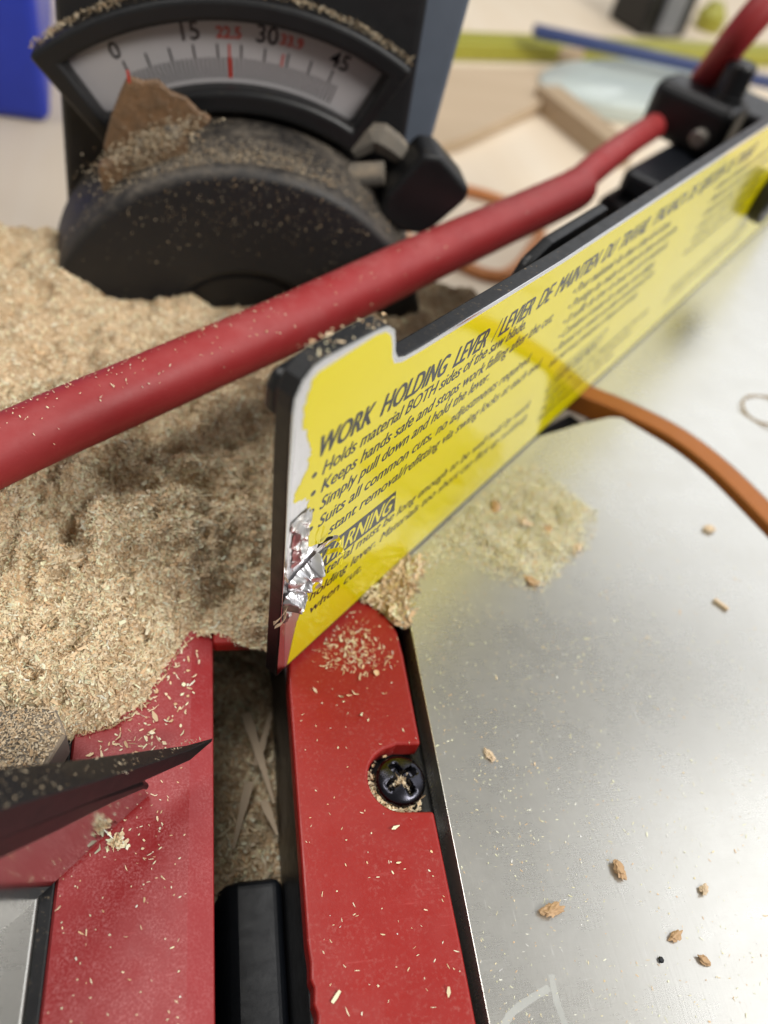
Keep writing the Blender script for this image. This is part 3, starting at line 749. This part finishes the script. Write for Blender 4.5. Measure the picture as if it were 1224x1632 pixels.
# ------------------------------------------------------------------ sawdust
def in_poly(x, y, poly):
    inside = np.zeros(x.shape, bool); n = len(poly); j = n-1
    for i in range(n):
        xi, yi = poly[i]; xj, yj = poly[j]
        c = ((yi > y) != (yj > y)) & (x < (xj-xi)*(y-yi)/(yj-yi+1e-12)+xi); inside ^= c; j = i
    return inside
def poly_dist(x, y, poly):
    d = np.full(x.shape, 1e9); n = len(poly)
    for i in range(n):
        a = np.array(poly[i]); b = np.array(poly[(i+1) % n]); e = b-a
        t = np.clip(((x-a[0])*e[0]+(y-a[1])*e[1])/(e@e+1e-12), 0, 1)
        d = np.minimum(d, np.hypot(x-a[0]-t*e[0], y-a[1]-t*e[1]))
    return d
def tab_noise(seed, size=256):
    r_ = np.random.default_rng(seed); g = r_.random((size, size))
    def fn(x, y):
        xi = np.floor(x).astype(int); yi = np.floor(y).astype(int); fx = x-xi; fy = y-yi
        fx = fx*fx*(3-2*fx); fy = fy*fy*(3-2*fy); X0 = xi % size; X1 = (xi+1) % size; Y0 = yi % size; Y1 = (yi+1) % size
        return (g[X0, Y0]*(1-fx)+g[X1, Y0]*fx)*(1-fy)+(g[X0, Y1]*(1-fx)+g[X1, Y1]*fx)*fy-0.5
    return fn
NZ = [tab_noise(i) for i in range(6)]
pile_poly = [(-150, 14), (-60, 11), (-39.3, 11.4), (-30, 10.4), (-22.5, 12.4), (-17, 16.8), (-14, 24), (-10.6, 29.4), (-6.5, 30.2), (0, 26.9), (3.4, 26.4), (6, 27.5), (12, 33.0), (30, 50), (52, 71), (70, 96), (78, 124), (72, 146), (50, 156), (0, 160), (-40, 158), (-80, 156), (-150, 156)]
def pile_base(x, y):
    d = poly_dist(x, y, pile_poly)
    wob = NZ[0](x/7, y/7)*3.0
    h = 12.5*(1-np.exp(-np.maximum(d+wob*np.minimum(1, d/4), 0)/7.5))
    h = h*(0.74+0.42*np.exp(-(((x+42)/26)**2+((y-44)/26)**2)))
    h = h*np.where(y > 88, np.maximum(0.55, 1-(y-88)/90), 1)
    h += 5.5*np.exp(-(((x+62)/16)**2+((y-120)/24)**2))
    h += (NZ[1](x/14, y/14)*5.0+NZ[2](x/6.0, y/6.0)*4.2+NZ[5](x/3.1+9, y/3.1)*1.5)*np.minimum(1, d/4)
    return h, d
GX = np.arange(-92, 84, 0.4); GY = np.arange(6, 164, 0.4)
gx_, gy_ = np.meshgrid(GX, GY); PH, PD = pile_base(gx_, gy_)
# clumps: loose rounded clods pushed together, and slumped hollows between them
rc = np.random.default_rng(77); clod = np.zeros_like(PH)
for k_ in range(1500):
    cx_, cy_ = rc.uniform(-66, 60), rc.uniform(10, 152); r0 = 0.9+4.2*rc.random()**2.2
    ix0, ix1 = np.searchsorted(GX, (cx_-r0*1.3, cx_+r0*1.3)); iy0, iy1 = np.searchsorted(GY, (cy_-r0*1.3, cy_+r0*1.3))
    if ix1 <= ix0 or iy1 <= iy0: continue
    xx, yy = gx_[iy0:iy1, ix0:ix1]-cx_, gy_[iy0:iy1, ix0:ix1]-cy_
    rr = np.hypot(xx*(0.8+0.4*rc.random()), yy)+NZ[3]((xx+cx_)/1.3, (yy+cy_)/1.3)*0.9
    b_ = np.sqrt(np.maximum(0, r0*r0-rr*rr))*0.80
    clod[iy0:iy1, ix0:ix1] = np.maximum(clod[iy0:iy1, ix0:ix1], b_)
PH += (clod-0.7)*np.minimum(1, PD/3)*np.clip(0.75+1.6*NZ[0](gx_/11+3, gy_/11), 0.15, 1.3)
for px, py, r, dep in ((-31.2, 42.2, 2.4, 5.5), (-29.2, 38.6, 1.8, 4.0), (-32.5, 45.5, 1.6, 3.0), (-19.8, 52.1, 2.0, 5.0), (-36.7, 24.3, 1.2, 3.5), (-9, 55, 2.8, 3.5), (-24, 47, 1.5, 2.5), (-14, 40, 2.2, 2.5), (-20, 30, 1.5, 2.0), (-27, 57, 2.0, 3.0), (-4, 45, 2.6, 3.5), (-12, 62, 2.2, 3.0), (2, 58, 2.5, 3.5), (2, 38, 7.0, 6.5), (-5, 34, 4.5, 3.0), (-38, 33, 2.0, 2.5), (-44, 52, 2.4, 3.0), (-22, 38, 1.4, 2.5)):
    q_ = ((gx_-px+NZ[3](gx_/1.6, gy_/1.6)*2.2)/r)**2+((gy_-py+NZ[4](gx_/1.6, gy_/1.6)*2.2)/r)**2
    PH -= dep*np.exp(-q_*0.8)
for k_ in range(170):
    px, py, r, dep = rc.uniform(-58, 16), rc.uniform(14, 84), rc.uniform(0.5, 1.3), rc.uniform(1.2, 3.6)
    PH -= dep*np.exp(-((gx_-px+NZ[4](gx_/1.1, gy_/1.1)*1.5)**2+(gy_-py)**2)/(r*r)*0.9)
PH += (NZ[3](gx_/1.3, gy_/1.3)*1.2+NZ[4](gx_/0.7, gy_/0.7)*0.5)*np.minimum(1, PD/3)
PH = np.maximum(PH, 0.0)-1.5+1.5*np.minimum(1, PD/2.5)
def pile_h(x, y):
    u = np.clip((x-GX[0])/0.4, 0, len(GX)-1.001); w = np.clip((y-GY[0])/0.4, 0, len(GY)-1.001)
    i_, j_ = u.astype(int), w.astype(int); a, b = u-i_, w-j_
    return (PH[j_, i_]*(1-a)+PH[j_, i_+1]*a)*(1-b)+(PH[j_+1, i_]*(1-a)+PH[j_+1, i_+1]*a)*b
def height_mesh(name, hf, poly, x0, x1, y0, y1, step, z0, label_, mat='dust'):
    xs_ = np.arange(x0, x1+step/2, step); ys_ = np.arange(y0, y1+step/2, step)
    X, Y = np.meshgrid(xs_, ys_); ins = in_poly(X, Y, poly); H = hf(X, Y)+z0
    nx, ny = len(xs_), len(ys_)
    idx = np.arange(nx*ny).reshape(ny, nx)
    q = np.stack([idx[:-1, :-1], idx[:-1, 1:], idx[1:, 1:], idx[1:, :-1]], -1).reshape(-1, 4)
    keep = ins.ravel()[q].any(1); q = q[keep]
    used = np.unique(q); remap = -np.ones(nx*ny, int); remap[used] = np.arange(len(used)); q = remap[q]
    P = np.stack([X.ravel()[used], Y.ravel()[used], H.ravel()[used]], 1)
    me = bpy.data.meshes.new(name); fast_mesh(me, P*MM, q)
    me.materials.append(M[mat]); me.polygons.foreach_set('use_smooth', np.ones(len(q), bool))
    o = bpy.data.objects.new(name, me); scene.collection.objects.link(o); tag(o, label_, 'sawdust', kind='stuff'); return o
def fast_mesh(me, P, Q):
    n = Q.shape[1]
    me.vertices.add(len(P)); me.vertices.foreach_set('co', P.ravel().astype(np.float32))
    me.loops.add(Q.size); me.loops.foreach_set('vertex_index', Q.ravel().astype(np.int32))
    me.polygons.add(len(Q)); me.polygons.foreach_set('loop_start', np.arange(0, Q.size, n, dtype=np.int32))
    me.update(calc_edges=True)
TINTS = np.array([(0.83, 0.68, 0.47), (0.79, 0.62, 0.41), (0.72, 0.54, 0.34), (0.86, 0.74, 0.55), (0.62, 0.43, 0.25), (0.81, 0.65, 0.44)])
def flakes(name, P, Nrm, length, width, label_, tilt=0.5, curl=0.35, bright=1.0, parent=None, seed=1, up=0.25):
    """thin curled wood flakes: six vertices, two quads each; P in mm"""
    r_ = np.random.default_rng(seed); n = len(P)
    L = length*np.exp(r_.normal(0, 0.45, n)); W = width*np.exp(r_.normal(0, 0.4, n))
    nn = Nrm + r_.normal(0, tilt, (n, 3)); nn /= np.linalg.norm(nn, axis=1)[:, None]
    t = np.cross(nn, r_.normal(0, 1, (n, 3))); t /= np.linalg.norm(t, axis=1)[:, None]; w = np.cross(nn, t)
    cu = (r_.random(n)*curl)[:, None]*L[:, None]
    c = P + nn*(up*W)[:, None]
    vs_ = []
    for k_, (a, lift) in enumerate(((-0.5, 1), (0, 0), (0.5, 1))):
        wid = W*((0.75+0.5*r_.random(n)) if k_ == 1 else 0.08+0.75*r_.random(n))
        m = c + t*(a*L)[:, None] + nn*cu*lift*(1 if k_ else 0.7)
        vs_ += [m - w*(wid*0.5)[:, None], m + w*(wid*0.5)[:, None]]
    V = np.stack(vs_, 1).reshape(-1, 3); b0 = np.arange(n)*6
    Q = np.concatenate([np.stack([b0, b0+1, b0+3, b0+2], 1), np.stack([b0+2, b0+3, b0+5, b0+4], 1)])
    base = np.zeros(3)
    if parent is not None: base = BASE[root_of(parent).name]
    me = bpy.data.meshes.new(name); fast_mesh(me, (V-base)*MM, Q); me.materials.append(M['flake'])
    ti = TINTS[r_.integers(0, len(TINTS), n)]*bright*(0.84+0.4*r_.random((n, 1))); ti = np.clip(ti, 0, 0.82)
    col_ = np.concatenate([np.repeat(ti, 6, 0), np.ones((n*6, 1))], 1).astype(np.float32)
    at = me.attributes.new('tint', 'FLOAT_COLOR', 'POINT'); at.data.foreach_set('color', col_.ravel())
    o = bpy.data.objects.new(name, me); scene.collection.objects.link(o)
    if parent is not None: o.parent = parent; o['kind'] = 'stuff'
    else: tag(o, label_, 'sawdust', kind='stuff')
    return o
def rand_in(poly, n, seed):
    p = np.array(poly); r_ = np.random.default_rng(seed); out = np.zeros((0, 2))
    while len(out) < n:
        q = p.min(0)+r_.random((n*2, 2))*(p.max(0)-p.min(0)); out = np.vstack([out, q[in_poly(q[:, 0], q[:, 1], poly)]])
    return out[:n]
def grad_normals(hf, x, y, e=0.4):
    gx = (hf(x+e, y)-hf(x-e, y))/(2*e); gy = (hf(x, y+e)-hf(x, y-e))/(2*e)
    n = np.stack([-gx, -gy, np.ones_like(gx)], 1); return n/np.linalg.norm(n, axis=1)[:, None]

pile = height_mesh('sawdust_pile', pile_h, pile_poly, -90, 80, 8, 162, 0.45, 0, 'big heap of pale sawdust around the black drum and red bar')
near_poly = [(-62, 10), (-39.3, 11), (-30, 10), (-22, 12), (-17, 16), (-13.5, 24), (-10, 29.0), (-6.5, 29.8), (0, 26.5), (4.4, 26.2), (14, 36), (22, 50), (14, 84), (-48, 84), (-62, 60)]
q = rand_in(near_poly, 120000, 11)
h = pile_h(q[:, 0], q[:, 1]); nr = grad_normals(pile_h, q[:, 0], q[:, 1])
flakes('sawdust_flakes', np.column_stack([q, h]), nr, 0.74, 0.27, 'loose pale flakes on the near slope of the sawdust heap', 0.45, 0.4, 1.0, seed=12)
far_poly = [(-75, 60), (-45, 82), (12, 82), (24, 52), (52, 74), (70, 98), (77, 124), (72, 145), (50, 153), (-75, 154)]
q = rand_in(far_poly, 50000, 13); h = pile_h(q[:, 0], q[:, 1]); nr = grad_normals(pile_h, q[:, 0], q[:, 1])
flakes('sawdust_flakes', np.column_stack([q, h]), nr, 0.7, 0.3, 'loose flakes on the sawdust heap behind the red bar', 0.45, 0.4, 1.0, seed=14)
q = rand_in(near_poly, 1500, 51); h = pile_h(q[:, 0], q[:, 1]); nr = grad_normals(pile_h, q[:, 0], q[:, 1])
flakes('sawdust_curls', np.column_stack([q, h+0.15]), nr, 1.25, 0.30, 'longer curls strewn over the near sawdust heap', 0.5, 0.6, 1.05, seed=52)
# stray flakes spilling at the heap's front edge
e = rand_in([(-30, 5.5), (-12, 8), (-8, 26), (-14, 26), (-18, 16), (-24, 11.5)], 110, 15)
flakes('stray_flakes', np.column_stack([e, np.full(len(e), -0.75)]), np.tile(EZ, (len(e), 1)), 0.7, 0.28, 'stray flakes spilled from the heap onto the left red plate', 0.25, 0.3, seed=16)

# dust in the slot
slot_poly = [(-6.6, -9), (6.5, -9), (6.5, 46), (-6.6, 46)]
def slot_h(x, y): return -31.0+0.05*(y-5)+NZ[1](x/6, y/6)*3+NZ[2](x/2.2, y/2.2)*1.6+NZ[3](x/0.9, y/0.9)*0.8 - 3.0*np.clip((-4-y)/4, 0, 1)
height_mesh('slot_sawdust', slot_h, slot_poly, -6.6, 6.6, -9.2, 46, 0.4, 0, 'sawdust packed deep in the dark slot between the red plates')
q = rand_in(slot_poly, 3500, 17); flakes('slot_flakes', np.column_stack([q, slot_h(q[:, 0], q[:, 1])]), grad_normals(slot_h, q[:, 0], q[:, 1]), 1.0, 0.4, 'small flakes on the dust down in the slot', 0.5, 0.4, seed=18)
# splinters in the slot
def splinter(name, a, b, w, label_, seed):
    a = np.array(a, float); b = np.array(b, float); t = (b-a)/np.linalg.norm(b-a); sd = np.cross(t, EZ); sd /= np.linalg.norm(sd); up_ = np.cross(sd, t)
    V = []; r_ = np.random.default_rng(seed); n = 7
    for i in range(n):
        k_ = i/(n-1); ww = w*(1-0.75*k_**1.5)*(0.85+0.3*r_.random()); p = a+(b-a)*k_+up_*0.4*math.sin(3*k_)
        for sx, sz in ((-1, -.3), (1, -.3), (1, .3), (-1, .3)): V.append(p+sd*ww/2*sx+up_*sz*w*0.5)
    F = [[4*i+k_, 4*i+(k_+1) % 4, 4*i+4+(k_+1) % 4, 4*i+4+k_] for i in range(n-1) for k_ in range(4)] + [[0, 1, 2, 3], [4*n-4, 4*n-3, 4*n-2, 4*n-1]]
    loc = tuple(a); o = add(name, V, F, 'board', loc=loc); return tag(o, label_, 'splinter', 'wood splinters in the slot')
splinter('wood_splinter', (0.8, 27.0, -27.6), (5.6, 8.0, -28), 2.0, 'longest splinter slanting down right in the slot, crossing another', 1)
splinter('wood_splinter', (2.6, 16.0, -28.6), (6.2, 27.0, -26.8), 1.6, 'splinter slanting up right in the slot, crossing the longest one', 2)
splinter('wood_splinter', (3.6, 9.0, -28.6), (6.0, 2.0, -28.2), 1.7, 'short splinter near the black arm at the right of the slot', 3)
splinter('wood_splinter', (1.2, 13.0, -29.0), (-2.2, 0.5, -29.4), 1.7, 'dim splinter leaning down left in the slot', 4)

# heap squeezed between lever, plate end and table
tip_poly = [(20.5, 37.0), (25.0, 34.2), (27.8, 30.6), (30.2, 29.8), (34.0, 40.0), (37, 46), (32, 47.5), (26, 42)]
def tip_h(x, y): return -0.6+1.2*np.minimum(1, poly_dist(x, y, tip_poly)/1.5)+NZ[2](x/2.2, y/2.2)*1.2+NZ[3](x/0.9, y/0.9)*0.7
height_mesh('corner_sawdust', tip_h, tip_poly, 20, 38, 29, 48, 0.4, 0, 'sawdust clump at the red plate corner under the lever')
q = rand_in(tip_poly, 900, 19); flakes('corner_flakes', np.column_stack([q, tip_h(q[:, 0], q[:, 1])]), np.tile(EZ, (len(q), 1)), 1.5, 0.5, 'curled flakes on the clump at the red plate corner', 0.7, 0.5, seed=20)
# powder on the aluminium table by the lever
r_ = np.random.default_rng(21)
pow_poly = [(30.9, 41.0), (36, 41.5), (44, 45), (52, 39), (60, 36), (68, 42.5), (77, 50), (82, 60), (76, 68.5), (70, 76), (62, 74.5), (50, 63.0), (40, 53.5), (33, 47)]
q = rand_in(pow_poly, 90000, 22)
dens = np.clip(poly_dist(q[:, 0], q[:, 1], pow_poly)/9.0, 0.03, 1)**1.2*(0.25+1.6*np.clip(NZ[1](q[:, 0]/7, q[:, 1]/7)+0.5+0.5*NZ[2](q[:, 0]/2.5, q[:, 1]/2.5), 0, 1))
dens *= np.where((q[:, 0]-48)*0.5+(q[:, 1]-50)*0.87 < -2, 0.45, 1.0)
q = q[r_.random(len(q)) < dens*1.3]
hh = 0.12+np.maximum(0, NZ[2](q[:, 0]/3, q[:, 1]/3)+0.3)*2.6*np.clip(poly_dist(q[:, 0], q[:, 1], pow_poly)/4, 0, 1)*r_.random(len(q))
flakes('table_powder', np.column_stack([q, hh]), np.tile(EZ, (len(q), 1)), 0.27, 0.16, 'fine sawdust powder scattered on the table beneath the yellow plate', 0.6, 0.3, 1.35, seed=23)
# specks on the table
q = rand_in([(31, -48), (31, 42), (60, 60), (95, 80), (118, 50), (120, -48)], 7000, 24)
dens = np.clip(np.exp(-(q[:, 0]-31)/34)+0.10, 0, 1)*(0.25+1.1*np.clip(NZ[1](q[:, 0]/11, q[:, 1]/11)+0.5, 0, 1)); q = q[r_.random(len(q)) < dens]
flakes('table_specks', np.column_stack([q, np.full(len(q), 0.03)]), np.tile(EZ, (len(q), 1)), 0.30, 0.10, 'tiny pale wood specks scattered over the aluminium table', 0.15, 0.2, 1.25, seed=25)
# specks on red plates
def keep_not_notch(q): return q[np.hypot(q[:, 0]-24, q[:, 1]-0.5) > 6]
q = keep_not_notch(rand_in([(7, -40), (28.2, -40), (28, -6), (27.8, 28), (22, 34), (12, 22), (7, 17)], 140, 26))
flakes('plate_specks', np.column_stack([q, np.full(len(q), -0.78)]), np.tile(EZ, (len(q), 1)), 0.40, 0.13, 'pale specks scattered on the glossy right red plate', 0.15, 0.25, 1.15, seed=27)
g_ = np.column_stack([r_.normal(19, 3.6, 330), r_.normal(25.5, 3.4, 330)]); g_ = g_[in_poly(g_[:, 0], g_[:, 1], [(8.5, 21.5), (28, 19), (28, 30), (24, 35), (19.5, 34.2)])]
flakes('plate_specks', np.column_stack([g_, np.full(len(g_), -0.74)]), np.tile(EZ, (len(g_), 1)), 0.70, 0.18, 'cluster of flakes on the right red plate under the lever', 0.35, 0.4, 1.1, seed=28)
big = np.array([(20.8, 19.6, -.7), (19.3, 19.4, -.7), (15.7, 15.8, -.7), (16.8, 16.0, -.7), (18.0, 16.2, -.7), (11.0, 17.3, -.7), (21.5, -7.6, -.7), (25.8, -31, -.7), (9.7, -29.7, -.7), (22.4, 20.2, -.7), (18.6, 12.0, -.7), (21.3, -13, -.7), (24.4, -20, -.7)])
flakes('plate_chips', big, np.tile(EZ, (len(big), 1)), 1.4, 0.42, 'larger curled chips on the right red plate', 0.3, 0.5, 1.1, seed=29)
q = rand_in([(-28, -40), (-10.6, -40), (-10.6, 8), (-15, 3), (-28, -10)], 420, 30)
dens = 0.35+1.2*np.exp(-(((q[:, 0]+18)/4)**2+((q[:, 1]+4)/6)**2)); q = q[r_.random(len(q)) < dens]
flakes('plate_specks', np.column_stack([q, np.full(len(q), -0.76)]), np.tile(EZ, (len(q), 1)), 0.38, 0.16, 'pale specks scattered on the scuffed left red plate', 0.2, 0.3, 1.05, seed=31)
q = np.column_stack([r_.normal(-20.8, 0.8, 70), r_.normal(-6.4, 0.7, 70)]); flakes('plate_specks', np.column_stack([q, np.full(len(q), -0.7)]), np.tile(EZ, (len(q), 1)), 0.8, 0.4, 'small tuft of flakes on the left red plate by the steel arm', 0.5, 0.4, 1.1, seed=32)
# dust round the screw
t_ = np.concatenate([r_.normal(3.6, 0.5, 260), r_.normal(4.55, 0.4, 300)]); rr_ = r_.uniform(4.3, 5.5, len(t_))
flakes('screw_dust', np.column_stack([24.0+rr_*np.cos(t_), 0.4+rr_*np.sin(t_), -4.0+r_.random(len(t_))*1.8]), np.tile(EZ, (len(t_), 1)), 0.6, 0.35, 'sawdust crumbs packed around the black screw', 0.8, 0.4, seed=33)
t_ = r_.choice([0.5, 0.5+math.pi/2, 0.5+math.pi, 0.5-math.pi/2], 160, p=[.1, .1, .45, .35]); rr_ = np.abs(r_.normal(0.2, 0.8, 160))
flakes('screw_dust', np.column_stack([24.1+rr_*np.cos(t_)+r_.normal(0, .16, 160), 0.35+rr_*np.sin(t_)+r_.normal(0, .16, 160), -1.6+0.5*r_.random(160)]), np.tile(EZ, (160, 1)), 0.35, 0.25, 'dust caught in the cross recess of the screw', 0.8, 0.4, 0.8, seed=34)
# dust on the red bar
t_ = r_.random(900); axp = np.array([(-75, 18, 25), (-41, 47.8, 26), (-18.4, 66.4, 26), (10.5, 90.0, 26), (48.5, 123.5, 26), (95.9, 163.6, 26)]); seg_ = np.minimum((t_*5).astype(int), 4); fr_ = (t_*5-seg_)[:, None]
ctr_ = axp[seg_]*(1-fr_)+axp[seg_+1]*fr_; dr = axp[seg_+1]-axp[seg_]; dr /= np.linalg.norm(dr, axis=1)[:, None]; sd_ = np.cross(dr, EZ)
a_ = np.where(r_.random(900) < 0.75, r_.normal(-0.5, 0.22, 900), r_.normal(0.3, 0.5, 900)); nrm_ = sd_*np.sin(a_)[:, None]+EZ*np.cos(a_)[:, None]
flakes('bar_dust', ctr_+nrm_*6.02, nrm_, 0.38, 0.14, 'flecks of sawdust along the top of the red bar', 0.35, 0.3, 1.0, seed=35)
# dust on lever edge and holding arm
s_ = r_.uniform(-8, 9, 60); flakes('edge_dust', P0+np.outer(s_, D)+np.outer(r_.uniform(-3.3, -0.4, 60), N)+np.outer(np.where(s_ > -6, 71.0-0.05*(s_+4), 69.5), EZ), np.tile(EZ, (60, 1)), 0.4, 0.25, 'flecks of dust on the top edge of the yellow lever', 0.4, 0.3, seed=36)
t_ = r_.random(420); a0, a1 = SP(-22.5, 8.4, 1.8), SP(-56, 42.6, 0)
pa = a0+(a1-a0)*t_[:, None]+np.outer(r_.uniform(-2.2, 2.2, 420)*np.minimum(1, t_*3), N)
un = D*0.70+EZ*0.71; pa += un*0.35
pa = pa[:170]
flakes('arm_dust', pa, np.tile(un, (170, 1)), 0.30, 0.14, 'flecks of dust along the black edge of the steel arm', 0.25, 0.2, 0.5, seed=41)
q = rand_in([(-60, 12), (-30.8, 12.0), (-28.8, 7.6), (-31.4, 2.4), (-60, -1.6)], 5200, 42)
flakes('foot_dust', np.column_stack([q, 7.02+0.5*np.random.default_rng(5).random(5200)]), np.tile(EZ, (5200, 1)), 0.42, 0.22, 'sawdust film on the grey fence foot', 0.5, 0.3, 0.72, seed=43)
# specks and crust on the drum
t_ = r_.normal(0.05, 0.5, 420); rr_ = 27+20*np.sqrt(r_.random(420))
flakes('drum_specks', np.column_stack([CX+rr_*np.sin(t_), np.full(420, 123.8), CZ+rr_*np.cos(t_)]), np.tile(-EY, (420, 1)), 0.30, 0.18, 'pale specks stuck to the dark face of the drum', 0.2, 0.2, 0.5, seed=37)
t_ = r_.normal(-0.05, 0.42, 2600); yy_ = 126+np.abs(r_.normal(0, 6, 2600)); nr = np.column_stack([np.sin(t_), np.zeros(2600), np.cos(t_)])
flakes('drum_dust', np.column_stack([CX+49.2*np.sin(t_), yy_, CZ+(49.2+(yy_-124)*0.05)*np.cos(t_)]), nr, 0.36, 0.22, 'layer of sawdust lying on top of the drum', 0.4, 0.3, 0.42, seed=38)
t_ = r_.uniform(-40, 28, 2400); yy_ = r_.uniform(146, 152, 2400); rad_ = 76.1+r_.random(2400)*0.7
keep = r_.random(2400) < np.where(yy_ > 149, 1.0, 0.25)
P_ = np.array([[polar(rr, a)[0], y_, polar(rr, a)[1]] for rr, a, y_ in zip(rad_, t_, yy_)])[keep]
flakes('bezel_dust', P_, np.tile(EZ, (len(P_), 1)), 0.7, 0.4, 'sawdust drift lying along the top of the scale bezel', 0.5, 0.3, 0.45, seed=39)
# dusty splash on the pointer
q = np.column_stack([r_.normal(-22, 5, 2200), r_.uniform(132, 137.4, 2200), np.zeros(2200)]); q[:, 2] = 37.5+0.55*(q[:, 0]+22)+r_.normal(0, 2.0, 2200)
flakes('pointer_dust', q, np.tile(EZ-0.6*EY, (2200, 1)), 0.5, 0.32, 'dust crusted around the broken amber pointer', 0.6, 0.3, 0.42, seed=40)

# individual crumbs on the table
def crumb(x, y, r, seed, col, label_):
    bm = bmesh.new(); bmesh.ops.create_icosphere(bm, subdivisions=3, radius=1.0)
    for v_ in bm.verts:
        n_ = mnoise.noise(v_.co*1.3+Vector((seed*3.7, 0, 0)))+0.5*mnoise.noise(v_.co*3.1+Vector((0, seed, 0)))
        n_ += 0.5*mnoise.noise(v_.co*6+Vector((0, 0, seed))); v_.co = v_.co*(1+0.75*n_); v_.co.x *= 1.5; v_.co.y *= 0.85; v_.co.z *= 0.5
    rot = Matrix.Rotation(seed*1.7, 3, 'Z'); V = [np.array(rot @ v_.co)*r for v_ in bm.verts]; F = [[q_.index for q_ in f_.verts] for f_ in bm.faces]; bm.free()
    V = np.array(V); V[:, 2] -= V[:, 2].min(); V += np.array([x, y, 0.02])
    o = add('wood_crumb', V, F, col, loc=(x, y, 0)); return tag(o, label_, 'crumb', 'wood crumbs on the aluminium table')
M['crumb'] = wood_mat('crumb_wood', (0.55, 0.36, 0.20), (0.42, 0.26, 0.13), (300, 600, 600)); M['crumb_pale'] = wood_mat('pale_crumb_wood', (0.70, 0.56, 0.40), (0.62, 0.46, 0.30), (300, 600, 600))
crumb(57.3, -17.5, 0.95, 1, 'crumb', 'largest wood crumb in the middle of the near table')
crumb(44.0, -22.3, 1.05, 2, 'crumb', 'brown jagged crumb left of the largest one, above the chalk mark')
crumb(40.2, 2.9, 0.75, 3, 'crumb_pale', 'lone pale crumb on the table right of the screw')
crumb(63.2, -27.8, 0.75, 4, 'crumb', 'reddish crumb above the lowest right round one')
crumb(66.5, -31.5, 0.65, 5, 'crumb', 'small round brown crumb, lowest at the right')
crumb(71.1, -21.8, 0.70, 6, 'crumb_pale', 'whitish crumb at the right, above the reddish one')
crumb(58.6, 40.0, 1.0, 7, 'crumb', 'brown crumb at the near rim of the powder patch')
crumb(72.0, 49.0, 0.9, 8, 'crumb_pale', 'pale crumb at the right rim of the powder patch')
crumb(61.5, 56.0, 1.1, 9, 'crumb_pale', 'chunky crumb in the middle of the powder patch')
crumb(55.5, 60.5, 1.1, 10, 'crumb', 'brown crumb in the powder nearest the lever edge')
crumb(66.5, 54.0, 0.9, 12, 'crumb', 'brown crumb right of the chunky one in the powder')
crumb(108.8, 55.0, 1.0, 11, 'crumb_pale', 'blurred pale crumb near the orange ring')
splinter_ = add('wood_sliver', *box((101.4, 33.6, 0.45), (3.6, 0.8, 0.7), rz=-0.9), 'crumb_pale', loc=(101.4, 33.6, 0), bevel=0.2); tag(splinter_, 'thin tan sliver alone on the right of the table', 'sliver')
v, f = lathe([(0.42, 0), (0.5, 0.25), (0.3, 0.4)], (59.5, -30.7, 0.02), (0, 0, 1), 7); o_ = add('metal_grit', v, f, 'ink', loc=(59.5, -30.7, 0)); tag(o_, 'single black speck of grit on the near table', 'grit')

# chalk mark on the table
def chalk_stroke(pts, w, seed):
    P = np.array(smooth_path(pts, 10)); r_c = np.random.default_rng(seed); V = []; F = []
    t = np.gradient(P, axis=0); t /= np.linalg.norm(t, axis=1)[:, None]; n = np.column_stack([-t[:, 1], t[:, 0]])
    for i in range(len(P)):
        w0 = w*(0.9+0.25*r_c.random())
        for a in (-0.5, 0.5): V.append((P[i, 0]+n[i, 0]*a*w0, P[i, 1]+n[i, 1]*a*w0, 0.012))
    for i in range(len(P)-1): F.append([2*i, 2*i+1, 2*i+3, 2*i+2])
    return V, F
ck = thing('chalk_mark', 'white chalk T mark drawn on the near edge of the table', 'chalk mark', (40, -34, 0))
V, F = chalk_stroke([(41.5, -30.6), (41.3, -33.4), (41.6, -36.5), (42.2, -40)], 0.95, 1); add('chalk_stroke', V, F, 'chalk', ck)
V, F = chalk_stroke([(40.7, -32.2), (37.6, -33.2), (34.2, -34.6), (32.0, -36.6)], 1.0, 2); add('chalk_stroke', V, F, 'chalk', ck)
# pale curled shaving on the base table, far right
pth = [(150+9*math.cos(a), 100+7*math.sin(a), 1.2+0.5*math.sin(3*a)) for a in np.linspace(0.6, 5.6, 26)]
V = []; F = []
for i, p in enumerate(pth): V += [(p[0], p[1], p[2]-1), (p[0]*1.002, p[1], p[2]-0.3)]
for i in range(len(pth)-1): F.append([2*i, 2*i+1, 2*i+3, 2*i+2])
sh = add('wood_shaving', V, F, 'offcut', loc=(150, 100, 0)); md = sh.modifiers.new('thick', 'SOLIDIFY'); md.thickness = 0.15*MM
tag(sh, 'thin brown curled shaving on the metal base right of the orange ring', 'shaving')
